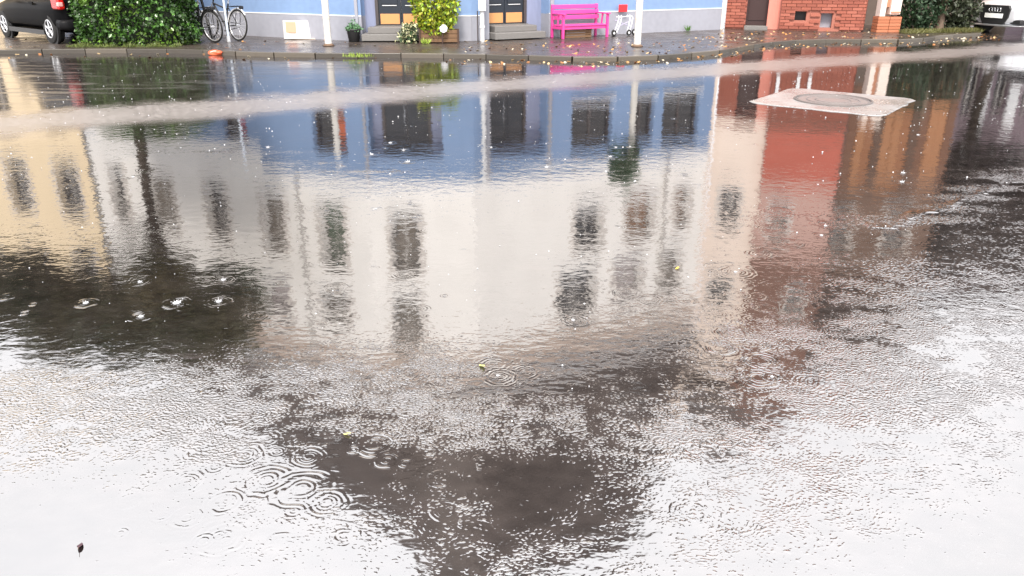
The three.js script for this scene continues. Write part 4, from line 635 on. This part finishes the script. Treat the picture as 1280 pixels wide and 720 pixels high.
{
  const o = new THREE.Group(); o.name = 'leaf_litter'; tag(o, 'yellow and orange fallen leaves scattered along pavement and gutter', 'leaves', null, 'stuff');
  const r = RNG(95), n = 900, im = new THREE.InstancedMesh(oval, leafMat([1, 1, 1], 0.5), n), c = new THREE.Color(), tones = [[0.4, 0.2, 0.06], [0.5, 0.36, 0.18], [0.3, 0.12, 0.035], [0.45, 0.4, 0.3], [0.12, 0.06, 0.025]];
  for (let i = 0; i < n; i++) {
    let x, z, y = PH + 0.004; const k = r();
    const p = kerbCurve.getPointAt(k < 0.75 ? clamp(0.38 + 0.5 * r(), 0, 1) : r() * 0.9);
    if (r() < 0.4) { x = p.x + (r() - 0.5) * 0.5; z = p.z + 0.08 + Math.pow(r(), 2) * 0.9; y = 0.004; } else { x = p.x + (r() - 0.5) * 0.6; z = p.z - 0.2 - r() * 2.6; }
    const s = 0.04 + 0.07 * r(); im.setMatrixAt(i, new THREE.Matrix4().compose(V(x, y, z), new THREE.Quaternion().setFromEuler(new THREE.Euler((r() - 0.5) * 0.5, r() * 6.28, (r() - 0.5) * 0.5)), V(s, s, s))); im.setColorAt(i, c.setRGB(...tones[Math.floor(r() * 5)]));
  }
  im.name = 'leaves'; im.userData.kind = 'stuff'; o.add(im);
}
{ // rain splashes: a small crown of water with a jet and thrown drops
  const water = new THREE.MeshPhysicalMaterial({ color: rgb(0.85, 0.86, 0.88), roughness: 0.3, ior: 1.33, transmission: 0.45, thickness: 0 });
  const r = RNG(101), make = (seed) => { const q = RNG(seed), l = []; const m = 6 + Math.floor(q() * 3); for (let k = 0; k < m; k++) { const a = k / m * 6.283 + q() * 0.5, h = 0.005 + 0.012 * q() * q(), R = 0.02 + 0.016 * q(); l.push(bar([Math.cos(a) * 0.012, 0.001, Math.sin(a) * 0.012], [Math.cos(a) * R, h, Math.sin(a) * R], 0.0035, 0.0012, 5)); if (q() < 0.7) l.push(new THREE.SphereGeometry(0.0022 + 0.0016 * q(), 6, 4).translate(Math.cos(a) * R * 1.3, h * 1.4, Math.sin(a) * R * 1.3)); } const j = 0.008 + 0.03 * q() * q(); l.push(bar([0, 0, 0], [0.002, j, 0], 0.004, 0.0018, 6), new THREE.SphereGeometry(0.004, 7, 5).translate(0.002, j + 0.006, 0), new THREE.TorusGeometry(0.02, 0.004, 5, 16).scale(1.2, 1, 0.5).rotateX(Math.PI / 2).translate(0, 0.002, 0)); return merge(l); };
  const kinds = [1, 2, 3, 4].map(make), spots = [...splashSpots];
  spots.forEach(([x, z, s], i) => { const m = part('rain_splash', kinds[i % 4], water); m.position.set(x, 0.001, z); m.scale.setScalar(s * 0.48); m.rotation.y = r() * 6.28; tag(m, 'small white crown of water thrown up by a raindrop', 'splash', 'rain splashes on the puddle'); });
  const o = new THREE.Group(); o.name = 'rain_drops'; tag(o, 'tiny white drops bouncing off the wet road', 'drops', null, 'stuff');
  const n = 800, im = new THREE.InstancedMesh(new THREE.SphereGeometry(1, 6, 4), water, n);
  for (let i = 0; i < n; i++) { const z = -2.2 - 13 * Math.pow(r(), 0.75), x = (r() * 2 - 1) * (0.8 - z * 0.66), s = (0.0016 + 0.0028 * r() * r()) * (z < -6 ? 1.6 : 1); im.setMatrixAt(i, new THREE.Matrix4().compose(V(x, s + Math.pow(r(), 3) * 0.05, z), new THREE.Quaternion(), V(s * 1.2, s, s * 1.2))); }
  im.name = 'drops'; im.userData.kind = 'stuff'; o.add(im);
}

renderer.render(scene, camera);
